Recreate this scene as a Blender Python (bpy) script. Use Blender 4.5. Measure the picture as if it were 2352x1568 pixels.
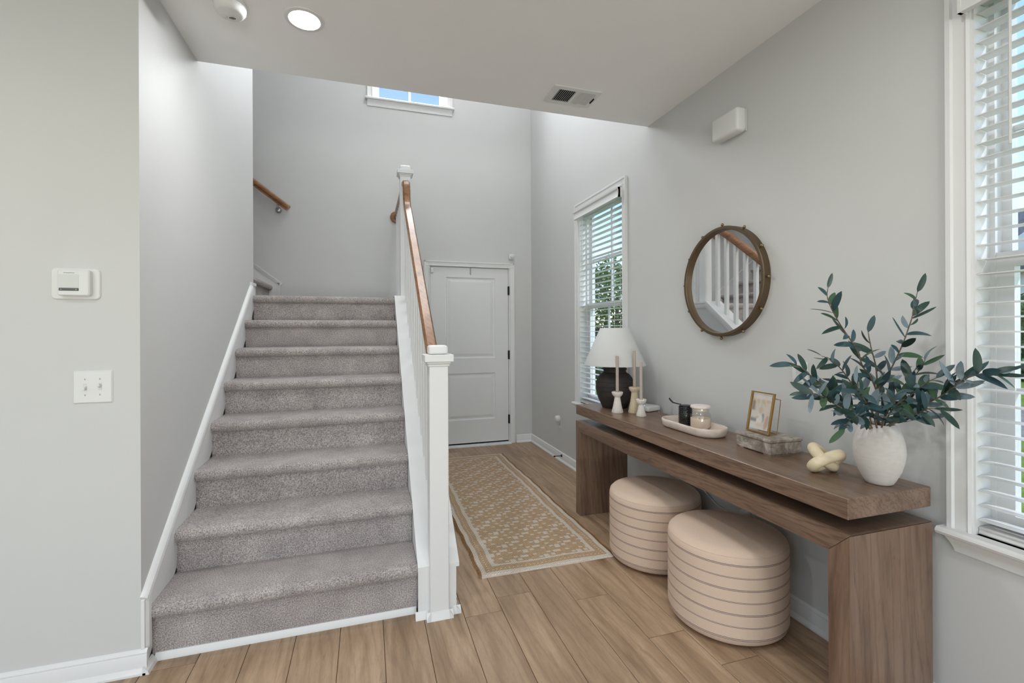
import bpy, bmesh, math, random
from mathutils import Vector, Matrix
for _o in list(bpy.data.objects):
    bpy.data.objects.remove(_o, do_unlink=True)
S = bpy.context.scene
COL = S.collection
random.seed(7)
R = math.radians

# ------------------------------------------------------------------ camera
cam_d = bpy.data.cameras.new('camera')
cam = bpy.data.objects.new('camera', cam_d)
COL.objects.link(cam)
cam_d.sensor_fit = 'HORIZONTAL'
cam_d.sensor_width = 36.0
cam_d.lens = 36.0 * 1066.9 / 2352.0
cam_d.shift_y = -(784.0 - 759.5) / 2352.0
cam_d.clip_start = 0.02
cam_d.clip_end = 300
_yaw, _roll = 0.3027, 0.0044
_fw = Vector((math.sin(_yaw), math.cos(_yaw), 0))
_rt = Vector((math.cos(_yaw), -math.sin(_yaw), 0))
_dn = Vector((0, 0, -1))
_r2 = _rt * math.cos(_roll) + _dn * math.sin(_roll)
_d2 = -_rt * math.sin(_roll) + _dn * math.cos(_roll)
_m = Matrix((( _r2.x, -_d2.x, -_fw.x, 0), (_r2.y, -_d2.y, -_fw.y, 0), (_r2.z, -_d2.z, -_fw.z, 1.332), (0, 0, 0, 1)))
cam.matrix_world = _m
S.camera = cam

# ------------------------------------------------------------------ world, sun, daylight, exposure
wd = bpy.data.worlds.new('sky')
S.world = wd
wd.use_nodes = True
wn = wd.node_tree
sky = wn.nodes.new('ShaderNodeTexSky')
sky.sky_type = 'NISHITA'
sky.sun_disc = False
sky.sun_elevation = R(48)
sky.sun_rotation = R(135)
sky.altitude = 50
sky.air_density = 1.0
sky.dust_density = 0.0
sky.ozone_density = 1.6
wn.links.new(sky.outputs[0], wn.nodes['Background'].inputs[0])
wn.nodes['Background'].inputs[1].default_value = 0.37

sun_d = bpy.data.lights.new('sun', 'SUN')
sun_d.energy = 2.9
sun_d.angle = R(0.6)
sun_d.color = (1.0, 0.96, 0.9)
sun = bpy.data.objects.new('sun', sun_d)
COL.objects.link(sun)
sun.rotation_euler = Vector((-0.50, 0.50, -0.70)).to_track_quat('-Z', 'Y').to_euler()

def daylight(name, loc, target, sx, sy, power, color=(1, 1, 1)):
    d = bpy.data.lights.new(name, 'AREA')
    d.shape = 'RECTANGLE'
    d.size, d.size_y = sx, sy
    d.energy = power
    d.color = color
    o = bpy.data.objects.new(name, d)
    COL.objects.link(o)
    o.location = loc
    o.rotation_euler = (Vector(target) - Vector(loc)).to_track_quat('-Z', 'Z').to_euler()
    return o
DAY = (0.97, 0.985, 1.0)
daylight('added_rear_fill', (-1.0, -6.0, 0.1), (-1.0, -1.6, 2.6), 4.6, 1.5, 290, DAY)      # unseen area light added behind the room to brighten ceiling and walls
daylight('daylight_upper_window', (0.47, 5.50, 4.45), (0.47, 2.8, 3.9), 0.8, 1.1, 104, DAY)      # outside the stairwell window

S.view_settings.view_transform = 'Standard'
S.view_settings.look = 'None'
S.view_settings.gamma = 1.0
S.view_settings.exposure = -0.05
S.view_settings.use_curve_mapping = False

# ------------------------------------------------------------------ main dimensions (metres)
W = 1.898        # right wall
H = 2.768        # lower ceiling
HT = 5.40        # stairwell ceiling
YE = 2.845       # edge of the lower ceiling
YD = 5.285       # far wall
XL = -0.85       # stair wall on the left
YF = 2.175       # wall facing the camera at the left
YLE = 4.09       # end of the stair wall
XB, YB = -4.0, -5.0
RISE, GO, Z0, Y1 = 0.198, 0.257, 0.034, 2.24
LAND = Z0 + 8 * RISE

# ------------------------------------------------------------------ mesh helpers
class MB:
    def __init__(self):
        self.v, self.f, self.mi, self.m = [], [], [], 0
    def face(self, idx):
        self.f.append(tuple(idx)); self.mi.append(self.m)
    def box(self, x0, x1, y0, y1, z0, z1):
        b = len(self.v)
        self.v += [(x0, y0, z0), (x1, y0, z0), (x1, y1, z0), (x0, y1, z0), (x0, y0, z1), (x1, y0, z1), (x1, y1, z1), (x0, y1, z1)]
        for q in ((0, 3, 2, 1), (4, 5, 6, 7), (0, 1, 5, 4), (1, 2, 6, 5), (2, 3, 7, 6), (3, 0, 4, 7)):
            self.face([b + i for i in q])
        return self
    def bbox(self, x0, x1, y0, y1, z0, z1, r=0.003, seg=1):
        bm = bmesh.new()
        bmesh.ops.create_cube(bm, size=1)
        for v in bm.verts:
            v.co = Vector(((x0 + x1) / 2 + v.co.x * (x1 - x0), (y0 + y1) / 2 + v.co.y * (y1 - y0), (z0 + z1) / 2 + v.co.z * (z1 - z0)))
        bmesh.ops.bevel(bm, geom=list(bm.edges), offset=r, segments=seg, profile=0.5, affect='EDGES')
        return self.bm(bm)
    def bm(self, bm, mat=None):
        b = len(self.v)
        bm.verts.index_update()
        for v in bm.verts:
            self.v.append(tuple(mat @ v.co) if mat else tuple(v.co))
        for f in bm.faces:
            self.face([b + v.index for v in f.verts])
        bm.free()
        return self
    def prism(self, prof, axis, a, b):
        """extrude a closed 2D outline along an axis ('x': prof=(y,z), 'y': prof=(x,z), 'z': prof=(x,y))"""
        n = len(prof); s = len(self.v)
        def P(p, t):
            return {'x': (t, p[0], p[1]), 'y': (p[0], t, p[1]), 'z': (p[0], p[1], t)}[axis]
        self.v += [P(p, a) for p in prof] + [P(p, b) for p in prof]
        for i in range(n):
            j = (i + 1) % n
            self.face((s + i, s + j, s + n + j, s + n + i))
        self.face([s + i for i in range(n)][::-1])
        self.face([s + n + i for i in range(n)])
        return self
    def lathe(self, prof, c=(0, 0, 0), n=32, axis='z', mats=None):
        """prof = [(radius, height)]; radius 0 makes a pole"""
        rings = []
        for (r, h) in prof:
            if r < 1e-6:
                rings.append([len(self.v)]); self.v.append(self._ax(0, 0, h, c, axis))
            else:
                ids = []
                for k in range(n):
                    a = 2 * math.pi * k / n
                    ids.append(len(self.v)); self.v.append(self._ax(r * math.cos(a), r * math.sin(a), h, c, axis))
                rings.append(ids)
        for i in range(len(rings) - 1):
            A, B = rings[i], rings[i + 1]
            if mats: self.m = mats[i]
            for k in range(n):
                j = (k + 1) % n
                if len(A) == 1 and len(B) == 1: continue
                if len(A) == 1: self.face((A[0], B[j], B[k]))
                elif len(B) == 1: self.face((A[k], A[j], B[0]))
                else: self.face((A[k], A[j], B[j], B[k]))
        if mats: self.m = 0
        return self
    @staticmethod
    def _ax(x, y, h, c, axis):
        if axis == 'z': return (c[0] + x, c[1] + y, c[2] + h)
        if axis == 'x': return (c[0] + h, c[1] + x, c[2] + y)
        return (c[0] + x, c[1] + h, c[2] + y)
    def tube(self, pts, rad, n=8, closed=False, caps=True):
        pts = [Vector(p) for p in pts]
        N = len(pts)
        rads = rad if isinstance(rad, (list, tuple)) else [rad] * N
        rings = []; prev = None
        for i, p in enumerate(pts):
            if closed: t = pts[(i + 1) % N] - pts[i - 1]
            else: t = pts[min(i + 1, N - 1)] - pts[max(i - 1, 0)]
            t.normalize()
            if prev is None:
                u = t.cross(Vector((0, 0, 1)))
                if u.length < 0.1: u = t.cross(Vector((0, 1, 0)))
            else:
                u = prev - t * prev.dot(t)
            u.normalize(); prev = u
            w = t.cross(u)
            ids = []
            for k in range(n):
                a = 2 * math.pi * k / n
                q = p + (u * math.cos(a) + w * math.sin(a)) * rads[i]
                ids.append(len(self.v)); self.v.append(tuple(q))
            rings.append(ids)
        for i in range(N if closed else N - 1):
            A, B = rings[i], rings[(i + 1) % N]
            off = 0
            if closed and i == N - 1:
                a0 = Vector(self.v[A[0]])
                off = min(range(n), key=lambda q: (Vector(self.v[B[q]]) - a0).length)
            for k in range(n):
                j = (k + 1) % n
                self.face((A[k], A[j], B[(j + off) % n], B[(k + off) % n]))
        if caps and not closed:
            self.face(rings[0][::-1]); self.face(rings[-1])
        return self
    def sweep_yz(self, path, prof, x):
        """sweep a profile (x offset, normal offset) along a path of (y,z) in the plane x=const"""
        N = len(path); rings = []
        for i, p in enumerate(path):
            a, b = path[max(i - 1, 0)], path[min(i + 1, N - 1)]
            ty, tz = b[0] - a[0], b[1] - a[1]
            L = math.hypot(ty, tz); ty, tz = ty / L, tz / L
            ny, nz = -tz, ty
            ids = []
            for (dx, dn) in prof:
                ids.append(len(self.v)); self.v.append((x + dx, p[0] + ny * dn, p[1] + nz * dn))
            rings.append(ids)
        n = len(prof)
        for i in range(N - 1):
            for k in range(n):
                j = (k + 1) % n
                self.face((rings[i][k], rings[i][j], rings[i + 1][j], rings[i + 1][k]))
        self.face(rings[0][::-1]); self.face(rings[-1])
        return self
    def shift(self, d):
        self.v = [(v[0] + d[0], v[1] + d[1], v[2] + d[2]) for v in self.v]
        return self
    def xf(self, m):
        self.v = [tuple(m @ Vector(v)) for v in self.v]
        return self

def wloc(o):
    v = Vector((0, 0, 0))
    while o is not None:
        v = v + o.location; o = o.parent
    return v
def link_mesh(name, mb, mats, smooth=None):
    me = bpy.data.meshes.new(name)
    me.from_pydata(mb.v, [], mb.f)
    bm = bmesh.new(); bm.from_mesh(me)
    bmesh.ops.recalc_face_normals(bm, faces=list(bm.faces))
    bm.to_mesh(me); bm.free()
    for m in (mats if isinstance(mats, (list, tuple)) else [mats]):
        me.materials.append(m)
    if any(mb.mi):
        me.polygons.foreach_set('material_index', mb.mi)
    if smooth:
        me.shade_smooth()
        me.set_sharp_from_angle(angle=R(smooth))
    me.update()
    return me
def obj(name, mb, mats, parent=None, smooth=None, local=False, loc=None):
    """one mesh object; vertices are given in world space unless local"""
    off = wloc(parent) if parent else Vector((0, 0, 0))
    if parent and not local:
        mb.shift(-off)
    me = link_mesh(name, mb, mats, smooth)
    o = bpy.data.objects.new(name, me)
    COL.objects.link(o)
    if parent: o.parent = parent
    if loc: o.location = loc
    return o
def inst(name, me, parent, loc=(0, 0, 0), rot=None, scale=None):
    o = bpy.data.objects.new(name, me)
    COL.objects.link(o); o.parent = parent; o.location = loc
    if rot: o.rotation_euler = rot
    if scale: o.scale = scale
    return o
def tag(o, label=None, cat=None, group=None, kind=None):
    if label: o['label'] = label
    if cat: o['category'] = cat
    if group: o['group'] = group
    if kind: o['kind'] = kind
    return o
def thing(name, label, cat, loc=(0, 0, 0), rotz=0.0, group=None):
    o = bpy.data.objects.new(name, None)
    o.empty_display_size = 0.05
    COL.objects.link(o)
    o.location = loc; o.rotation_euler = (0, 0, rotz)
    return tag(o, label, cat, group)
def copy_tree(o, parent=None):
    c = o.copy(); COL.objects.link(c); c.parent = parent
    for ch in list(o.children):
        copy_tree(ch, c)
    return c
def struct(name, mb, m, smooth=None, label=None, parent=None):
    o = obj(name, mb, m, parent, smooth)
    if not parent: o['kind'] = 'structure'
    if label: o['label'] = label
    return o
def sroot(name, loc, label=None):
    o = bpy.data.objects.new(name, None); COL.objects.link(o)
    o.location = loc; o['kind'] = 'structure'
    if label: o['label'] = label
    return o

# ------------------------------------------------------------------ materials
def srgb(r, g, b):
    f = lambda c: (c / 255 / 12.92) if c / 255 <= 0.04045 else ((c / 255 + 0.055) / 1.055) ** 2.4
    return (f(r), f(g), f(b), 1)
def new_mat(name, color=(.8, .8, .8, 1), rough=.5, metal=0.0, spec=None):
    m = bpy.data.materials.new(name); m.use_nodes = True
    b = m.node_tree.nodes['Principled BSDF']
    b.inputs['Base Color'].default_value = color
    b.inputs['Roughness'].default_value = rough
    b.inputs['Metallic'].default_value = metal
    if spec is not None: b.inputs['Specular IOR Level'].default_value = spec
    return m
def N(m, t, **kw):
    n = m.node_tree.nodes.new(t)
    for k, v in kw.items(): setattr(n, k, v)
    return n
def L(m, a, b): m.node_tree.links.new(a, b)
def bsdf(m): return m.node_tree.nodes['Principled BSDF']
def coords(m, scale=(1, 1, 1), rnd=False):
    tc = N(m, 'ShaderNodeTexCoord')
    src = tc.outputs['Object']
    if rnd:
        oi = N(m, 'ShaderNodeObjectInfo')
        mu = N(m, 'ShaderNodeVectorMath', operation='SCALE')
        cx = N(m, 'ShaderNodeCombineXYZ')
        for i in range(3): L(m, oi.outputs['Random'], cx.inputs[i])
        L(m, cx.outputs[0], mu.inputs[0]); mu.inputs['Scale'].default_value = 41.0
        ad = N(m, 'ShaderNodeVectorMath', operation='ADD')
        L(m, src, ad.inputs[0]); L(m, mu.outputs[0], ad.inputs[1]); src = ad.outputs[0]
    mp = N(m, 'ShaderNodeMapping'); mp.inputs['Scale'].default_value = scale
    L(m, src, mp.inputs['Vector'])
    return mp.outputs[0]
def ramp(m, src, stops):
    r = N(m, 'ShaderNodeValToRGB')
    el = r.color_ramp.elements
    while len(el) < len(stops): el.new(0.5)
    for e, (p, c) in zip(el, stops): e.position, e.color = p, c
    L(m, src, r.inputs[0]); return r.outputs[0]
def noise(m, vec, scale, detail=4, rough=.55, dist=0.0):
    n = N(m, 'ShaderNodeTexNoise'); n.inputs['Scale'].default_value = scale
    n.inputs['Detail'].default_value = detail; n.inputs['Roughness'].default_value = rough
    n.inputs['Distortion'].default_value = dist
    L(m, vec, n.inputs['Vector']); return n.outputs['Fac']
def mix(m, fac, a, b, mode='MIX'):
    x = N(m, 'ShaderNodeMix', data_type='RGBA', blend_type=mode)
    if isinstance(fac, (int, float)): x.inputs[0].default_value = fac
    else: L(m, fac, x.inputs[0])
    for s, i in ((a, 6), (b, 7)):
        if isinstance(s, tuple): x.inputs[i].default_value = s
        else: L(m, s, x.inputs[i])
    return x.outputs[2]
def bump(m, h, strength=.2, dist=.002):
    b = N(m, 'ShaderNodeBump'); b.inputs['Strength'].default_value = strength
    b.inputs['Distance'].default_value = dist
    L(m, h, b.inputs['Height']); L(m, b.outputs[0], bsdf(m).inputs['Normal'])
def paint(name, c, rough=.55, bs=260, st=.06):
    m = new_mat(name, c, rough, spec=.3)
    v = coords(m)
    n = noise(m, v, bs, 3)
    bump(m, n, st, .001)
    lo = tuple(x * .985 for x in c[:3]) + (1,)
    L(m, ramp(m, noise(m, v, 3.0, 3), [(.35, lo), (.65, c)]), bsdf(m).inputs['Base Color'])
    return m
def wood(name, dark, mid, light, axis, gs=1.0, rough=.45, line=.55, rnd=False, bands=9.0, dist=3.0, bs=.12, crack=.5, knots=0):
    """stretched grain: broad tone, fine pores, growth-ring lines and a few dark checks"""
    m = new_mat(name, mid, rough)
    sq = {'x': (.09, 1, 1), 'y': (1, .09, 1), 'z': (1, 1, .09)}[axis]
    v = coords(m, tuple(k * gs for k in sq), rnd)
    base = ramp(m, noise(m, v, 6, 5, .55, .8), [(.28, dark), (.5, mid), (.72, light)])
    wv = N(m, 'ShaderNodeTexWave', wave_type='BANDS', bands_direction='DIAGONAL')
    wv.inputs['Scale'].default_value = bands; wv.inputs['Distortion'].default_value = dist
    wv.inputs['Detail'].default_value = 3; wv.inputs['Detail Scale'].default_value = .8; wv.inputs['Detail Roughness'].default_value = .6
    L(m, v, wv.inputs['Vector'])
    fine = noise(m, v, 110, 3, .6)
    g1 = ramp(m, wv.outputs['Fac'], [(.0, (.42, .38, .36, 1)), (.22, (.92, .91, .90, 1)), (.5, (1, 1, 1, 1))])
    g2 = ramp(m, fine, [(.32, (.74, .72, .70, 1)), (.55, (1, 1, 1, 1))])
    g3 = ramp(m, noise(m, v, 15, 4, .65, 1.5), [(.27, (.36, .31, .28, 1)), (.36, (1, 1, 1, 1))])
    c = mix(m, line, base, g1, 'MULTIPLY')
    c = mix(m, .5, c, g2, 'MULTIPLY')
    c = mix(m, crack, c, g3, 'MULTIPLY')
    if knots:
        kv = coords(m, (3.2, .95, 3.2), rnd)
        vo = N(m, 'ShaderNodeTexVoronoi'); vo.inputs['Scale'].default_value = 1.0
        wob = N(m, 'ShaderNodeVectorMath', operation='ADD')
        nn = N(m, 'ShaderNodeTexNoise'); nn.inputs['Scale'].default_value = 9; L(m, kv, nn.inputs['Vector'])
        sc_ = N(m, 'ShaderNodeVectorMath', operation='SCALE'); sc_.inputs['Scale'].default_value = .12
        L(m, nn.outputs['Color'], sc_.inputs[0]); L(m, kv, wob.inputs[0]); L(m, sc_.outputs[0], wob.inputs[1])
        L(m, wob.outputs[0], vo.inputs['Vector'])
        c = mix(m, knots, c, ramp(m, vo.outputs['Distance'], [(.02, (.30, .25, .21, 1)), (.05, (.72, .68, .64, 1)), (.15, (1, 1, 1, 1))]), 'MULTIPLY')
    if rnd:
        oi = N(m, 'ShaderNodeObjectInfo')
        c = mix(m, .6, c, ramp(m, oi.outputs['Random'], [(0, (.82, .80, .78, 1)), (1, (1.12, 1.10, 1.08, 1))]), 'MULTIPLY')
    L(m, c, bsdf(m).inputs['Base Color'])
    bump(m, fine, bs, .0008)
    return m

M = {}
M['wall'] = paint('wall paint grey', srgb(208, 208, 207), .6)
M['ceil'] = paint('ceiling paint', srgb(245, 245, 244), .7)
M['white'] = paint('white trim paint', srgb(228, 228, 228), .35, 120, .02)
M['door'] = paint('door paint', srgb(228, 228, 228), .4, 90, .03)
M['plastic'] = new_mat('white plastic', srgb(224, 224, 223), .35)
M['plastic2'] = new_mat('off white plastic', srgb(212, 211, 209), .4)
M['black'] = new_mat('black metal', srgb(20, 20, 21), .45, .2)
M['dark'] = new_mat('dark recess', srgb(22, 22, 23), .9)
M['steel'] = new_mat('satin nickel', srgb(170, 170, 172), .28, 1.0)
M['bronze'] = new_mat('aged bronze', srgb(100, 84, 64), .46, .55)
M['stud'] = new_mat('worn brass stud', srgb(140, 118, 88), .35, .8)
M['gold'] = new_mat('brushed gold', srgb(176, 138, 78), .32, .85)
M['mirror'] = new_mat('mirror glass', (.93, .93, .93, 1), .0, 1.0)
M['floor'] = wood('oak floor plank', srgb(142, 117, 93), srgb(172, 145, 118), srgb(190, 164, 137), 'y', 2.4, .42, .24, True, 5.0, 8.0, .1, .55, .9)
M['subfloor'] = new_mat('dark floor joint', srgb(66, 50, 38), .9)  # dark tone showing in the gaps between planks
M['walnut_y'] = wood('table oak along', srgb(104, 80, 65), srgb(126, 101, 84), srgb(142, 117, 99), 'y', 2.1, .33, .55, False, 12.0, 16.0, .2, .5)
M['walnut_z'] = wood('table oak upright', srgb(104, 80, 65), srgb(126, 101, 84), srgb(142, 117, 99), 'z', 2.4, .36, .34, False, 7.0, 10.0, .2, .9, .5)
M['oak'] = wood('oak handrail', srgb(112, 74, 46), srgb(145, 101, 66), srgb(165, 120, 82), 'y', 3.0, .3, .35, False, 7.0, 3.0)
M['oak_x'] = wood('oak handrail cross', srgb(120, 78, 48), srgb(150, 104, 66), srgb(170, 122, 82), 'x', 3.0, .3, .35, False, 7.0, 3.0)

def carpet_mat():
    m = new_mat('plush carpet', srgb(148, 140, 138), .95, spec=.05)
    v = coords(m)
    tuft = noise(m, v, 190, 3, .7)
    patch = noise(m, v, 7, 4, .6)
    c1 = ramp(m, tuft, [(.30, srgb(108, 101, 100)), (.5, srgb(178, 170, 168)), (.68, srgb(224, 216, 213))])
    c2 = ramp(m, patch, [(.34, (.80, .785, .79, 1)), (.66, (1.06, 1.05, 1.04, 1))])
    L(m, mix(m, 1.0, c1, c2, 'MULTIPLY'), bsdf(m).inputs['Base Color'])
    bsdf(m).inputs['Sheen Weight'].default_value = .25
    bump(m, tuft, .9, .006)
    return m
M['carpet'] = carpet_mat()

def fabric_mat(name, c, sc=700, st=.25, var=.06):
    m = new_mat(name, c, .9, spec=.1)
    v = coords(m)
    a = N(m, 'ShaderNodeTexWave', bands_direction='Z'); a.inputs['Scale'].default_value = sc * .3; a.inputs['Distortion'].default_value = 2
    L(m, v, a.inputs['Vector'])
    n = noise(m, v, sc, 2)
    lo = tuple(x * (1 - var * 2) for x in c[:3]) + (1,)
    L(m, ramp(m, n, [(.35, lo), (.65, c)]), bsdf(m).inputs['Base Color'])
    bump(m, n, st, .0008)
    return m
M['linen'] = fabric_mat('pink beige linen', srgb(222, 197, 177))
M['stripe_dark'] = fabric_mat('charcoal woven stripe', srgb(92, 88, 92))
M['stripe_mid'] = fabric_mat('grey woven stripe', srgb(140, 126, 118))
M['shade'] = fabric_mat('white lamp shade linen', srgb(216, 216, 215), 500, .12, .02)
def clay(name, c, c2, rough=.8, sc=60, st=.3):
    m = new_mat(name, c, rough, spec=.25)
    v = coords(m, (1, 1, 3))
    n = noise(m, v, sc, 5)
    L(m, ramp(m, n, [(.35, c2), (.65, c)]), bsdf(m).inputs['Base Color'])
    bump(m, noise(m, v, sc * 6, 2), st, .0012)
    return m
M['vase'] = clay('textured white stoneware', srgb(208, 202, 197), srgb(202, 195, 190), .75, 40, .10)
M['pot'] = clay('charcoal terracotta', srgb(48, 46, 47), srgb(66, 56, 52), .55, 16, .15)
M['ceramic'] = clay('matte white ceramic', srgb(226, 219, 212), srgb(217, 209, 201), .6, 30, .08)
M['ceramic_cream'] = clay('matte cream ceramic', srgb(218, 201, 174), srgb(206, 187, 158), .6, 30, .08)
M['tray'] = clay('whitewashed wood tray', srgb(226, 212, 201), srgb(212, 196, 184), .6, 20, .08)
M['knot'] = clay('pale cream resin', srgb(226, 211, 181), srgb(216, 198, 164), .6, 20, .08)
M['taper'] = new_mat('taupe candle wax', srgb(178, 165, 153), .5)
M['taper'].node_tree.nodes['Principled BSDF'].inputs['Subsurface Weight'].default_value = .0
M['wax'] = new_mat('cream wax', srgb(236, 220, 200), .6)
M['hob'] = new_mat('black glass', srgb(24, 23, 24), .18)
M['vase_shade'] = new_mat('dark inside of vase', srgb(42, 34, 28), .9)  # dark disc colour standing for the shade inside the vase
M['twig'] = clay('grey brown twig', srgb(118, 106, 92), srgb(94, 82, 70), .8, 60, .3)
def stone():
    m = new_mat('brown marble', srgb(150, 138, 130), .45)
    v = coords(m)
    n1 = noise(m, v, 14, 8, .65, 1.0); n2 = noise(m, v, 60, 4, .7, .6)
    c = ramp(m, n1, [(.30, srgb(106, 96, 88)), (.45, srgb(146, 134, 124)), (.58, srgb(184, 174, 164)), (.72, srgb(212, 204, 194))])
    c = mix(m, .6, c, ramp(m, n2, [(.38, (.62, .58, .56, 1)), (.52, (1, 1, 1, 1))]), 'MULTIPLY')
    L(m, c, bsdf(m).inputs['Base Color'])
    bump(m, n2, .2, .001)
    return m
M['stone'] = stone()
def leafm(name, c, c2, rough):
    m = new_mat(name, c, rough, spec=.4)
    v = coords(m, (1, 1, 1), True)
    L(m, ramp(m, noise(m, v, 9, 3), [(.3, c2), (.7, c)]), bsdf(m).inputs['Base Color'])
    return m
M['leaf'] = [leafm('olive leaf blue green', srgb(52, 82, 86), srgb(38, 62, 70), .42),
             leafm('olive leaf deep green', srgb(48, 74, 62), srgb(34, 56, 52), .42),
             leafm('olive leaf fresh green', srgb(70, 98, 68), srgb(52, 80, 58), .45)]
M['leaf_back'] = leafm('olive leaf underside', srgb(134, 152, 160), srgb(112, 128, 136), .6)
def glass(name, tint=(1, 1, 1, 1), trans=.9):
    m = bpy.data.materials.new(name); m.use_nodes = True
    nt = m.node_tree; nt.nodes.remove(nt.nodes['Principled BSDF'])
    out = nt.nodes['Material Output']
    t = nt.nodes.new('ShaderNodeBsdfTransparent'); t.inputs[0].default_value = tint
    g = nt.nodes.new('ShaderNodeBsdfGlossy'); g.inputs['Roughness'].default_value = .02
    mx = nt.nodes.new('ShaderNodeMixShader'); mx.inputs[0].default_value = 1 - trans
    nt.links.new(t.outputs[0], mx.inputs[1]); nt.links.new(g.outputs[0], mx.inputs[2]); nt.links.new(mx.outputs[0], out.inputs[0])
    return m
M['glass'] = glass('window glass', (.97, .98, .98, 1), .95)
M['jar'] = glass('jar glass', (.97, .96, .95, 1), .94)
def emit(name, c, s):
    m = new_mat(name, c, .5)
    b = bsdf(m); b.inputs['Emission Color'].default_value = c; b.inputs['Emission Strength'].default_value = s
    return m
M['lens'] = emit('lit lamp lens', (.96, .985, 1.0, 1), 245)
M['added_light_bowl'] = emit('added lit bowl', (.96, .985, 1.0, 1), 46)  # glow of the light added over the stairwell
M['led'] = emit('blue led', (.25, .3, 1.0, 1), 3)
M['screen'] = new_mat('thermostat screen', srgb(214, 216, 214), .12)
M['screen_dark'] = new_mat('thermostat button bar', srgb(92, 94, 95), .25)
M['ink'] = new_mat('grey print', srgb(96, 98, 100), .6)

# ------------------------------------------------------------------ structure: floor with planks
flo = MB().box(XB, W + .02, YB, YD + .02, -.06, -.0065)
floor = struct('floor', flo, M['subfloor'])
PW, PX0 = 0.1825, -0.665
plank_mesh = {}
def plank(x0, x1, y0, y1):
    key = (round(x1 - x0, 3), round(y1 - y0, 3))
    if key not in plank_mesh:
        hx, hy = (x1 - x0) / 2 - .0010, (y1 - y0) / 2 - .0010
        mb = MB()
        e = .0022
        a = [(-hx, -hy, -.006), (hx, -hy, -.006), (hx, hy, -.006), (-hx, hy, -.006)]
        b = [(-hx, -hy, -e * .7), (hx, -hy, -e * .7), (hx, hy, -e * .7), (-hx, hy, -e * .7)]
        c = [(-hx + e, -hy + e, 0), (hx - e, -hy + e, 0), (hx - e, hy - e, 0), (-hx + e, hy - e, 0)]
        mb.v = a + b + c
        for k in range(4):
            j = (k + 1) % 4
            mb.face((k, j, 4 + j, 4 + k)); mb.face((4 + k, 4 + j, 8 + j, 8 + k))
        mb.face((8, 9, 10, 11)); mb.face((3, 2, 1, 0))
        plank_mesh[key] = link_mesh('plank', mb, M['floor'])
    inst('plank', plank_mesh[key], floor, ((x0 + x1) / 2, (y0 + y1) / 2, 0))
joints = {-1: .95, 0: 1.62, 1: 2.20, 2: 1.25, 3: 1.83, 4: 2.55, 5: 1.45, 6: 2.13, 7: 1.02, 8: 2.62, 9: 2.10, 10: 1.745, 11: 2.738, 12: 2.2, 13: 1.3}
PL = 1.22
for k in range(-7, 15):
    x0 = PX0 + PW * k; x1 = min(x0 + PW, W - .001)
    if x0 > W - .02: continue
    j = joints.get(k, random.uniform(.8, 2.0))
    ys = [j + PL * n for n in range(-4, 5)]
    ymin = .25 if k > -4 else 1.0
    ymax = YD if x1 > .40 else (2.28 if x1 > XL - .02 else YF)
    ys = [y for y in ys if ymin + .08 < y < ymax - .08]
    ys = [ymin] + ys + [ymax]
    for a, b in zip(ys, ys[1:]): plank(x0, x1, a, b)
# the floor of the room behind the camera, wide planks left unsplit beyond view
bf = MB()
for k in range(-19, 15):
    x0 = PX0 + PW * k; x1 = min(x0 + PW, W)
    if x0 > W - .02 or x0 < XB - .1: continue
    y1 = (.25 if k > -4 else 1.0) if k >= -7 else YF
    bf.box(x0 + .001, x1 - .001, YB, y1, -.006, 0)
bfo = obj('rear_planks', bf, M['floor'], floor)
bfo['kind'] = 'stuff'

# ------------------------------------------------------------------ structure: walls, ceilings
def wall_grid(axis, c0, c1, u0, u1, v0, v1, holes):
    """slab between c0..c1 on the given axis, spanning u,v with rectangular holes (u0,u1,v0,v1)"""
    us = sorted({u0, u1, *[h[0] for h in holes], *[h[1] for h in holes]})
    vs = sorted({v0, v1, *[h[2] for h in holes], *[h[3] for h in holes]})
    mb = MB()
    for a, b in zip(us, us[1:]):
        run = None
        for c, d in zip(vs, vs[1:]):
            mu, mv = (a + b) / 2, (c + d) / 2
            solid = not any(h[0] < mu < h[1] and h[2] < mv < h[3] for h in holes)
            if solid:
                if run and abs(run[1] - c) < 1e-6: run = (run[0], d)
                else:
                    run = (c, d)
                nxt = [x for x in vs if x > d + 1e-6]
                hole_next = not nxt or any(h[0] < mu < h[1] and h[2] < (d + nxt[0]) / 2 < h[3] for h in holes)
                if hole_next:
                    if axis == 'x': mb.box(c0, c1, a, b, run[0], run[1])
                    else: mb.box(a, b, c0, c1, run[0], run[1])
                    run = None
    return mb
WIN = [(3.180, 3.962, .660, 2.450), (0.222, 1.004, .660, 2.450)]       # right wall openings (y0,y1,z0,z1)
struct('wall_right', wall_grid('x', W, W + .16, YB, YD + .16, -.06, HT, WIN), M['wall'])
UW = (.075, .880, 3.875, 5.00)
DR = (.665, 1.628, -.06, 2.078)
struct('wall_far', wall_grid('y', YD, YD + .16, XB, W, -.06, HT, [UW, DR]), M['wall'])
struct('wall_front_left', MB().box(XB, XL, YF, YF + .12, -.06, H + .02), M['wall'])
struct('wall_left', MB().box(XL - .12, XL, YF + .12, YLE, -.06, HT), M['wall'])
struct('wall_upper_flight', MB().box(XB, XL - .12, YLE - .12, YLE, -.06, HT), M['wall'])
struct('wall_upper_end', MB().box(XB - .12, XB, YLE - .2, YD + .16, -.06, HT), M['wall'])
struct('wall_over_ceiling', MB().box(XL - .12, W, YE - .14, YE, H + .34, HT), M['wall'])
struct('wall_back', wall_grid('y', YB - .14, YB, XB, W, -.06, H + .02, [(-3.4, 1.4, .0, 2.42)]), M['wall'])  # unseen wall; its wide opening is added to let light in
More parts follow.
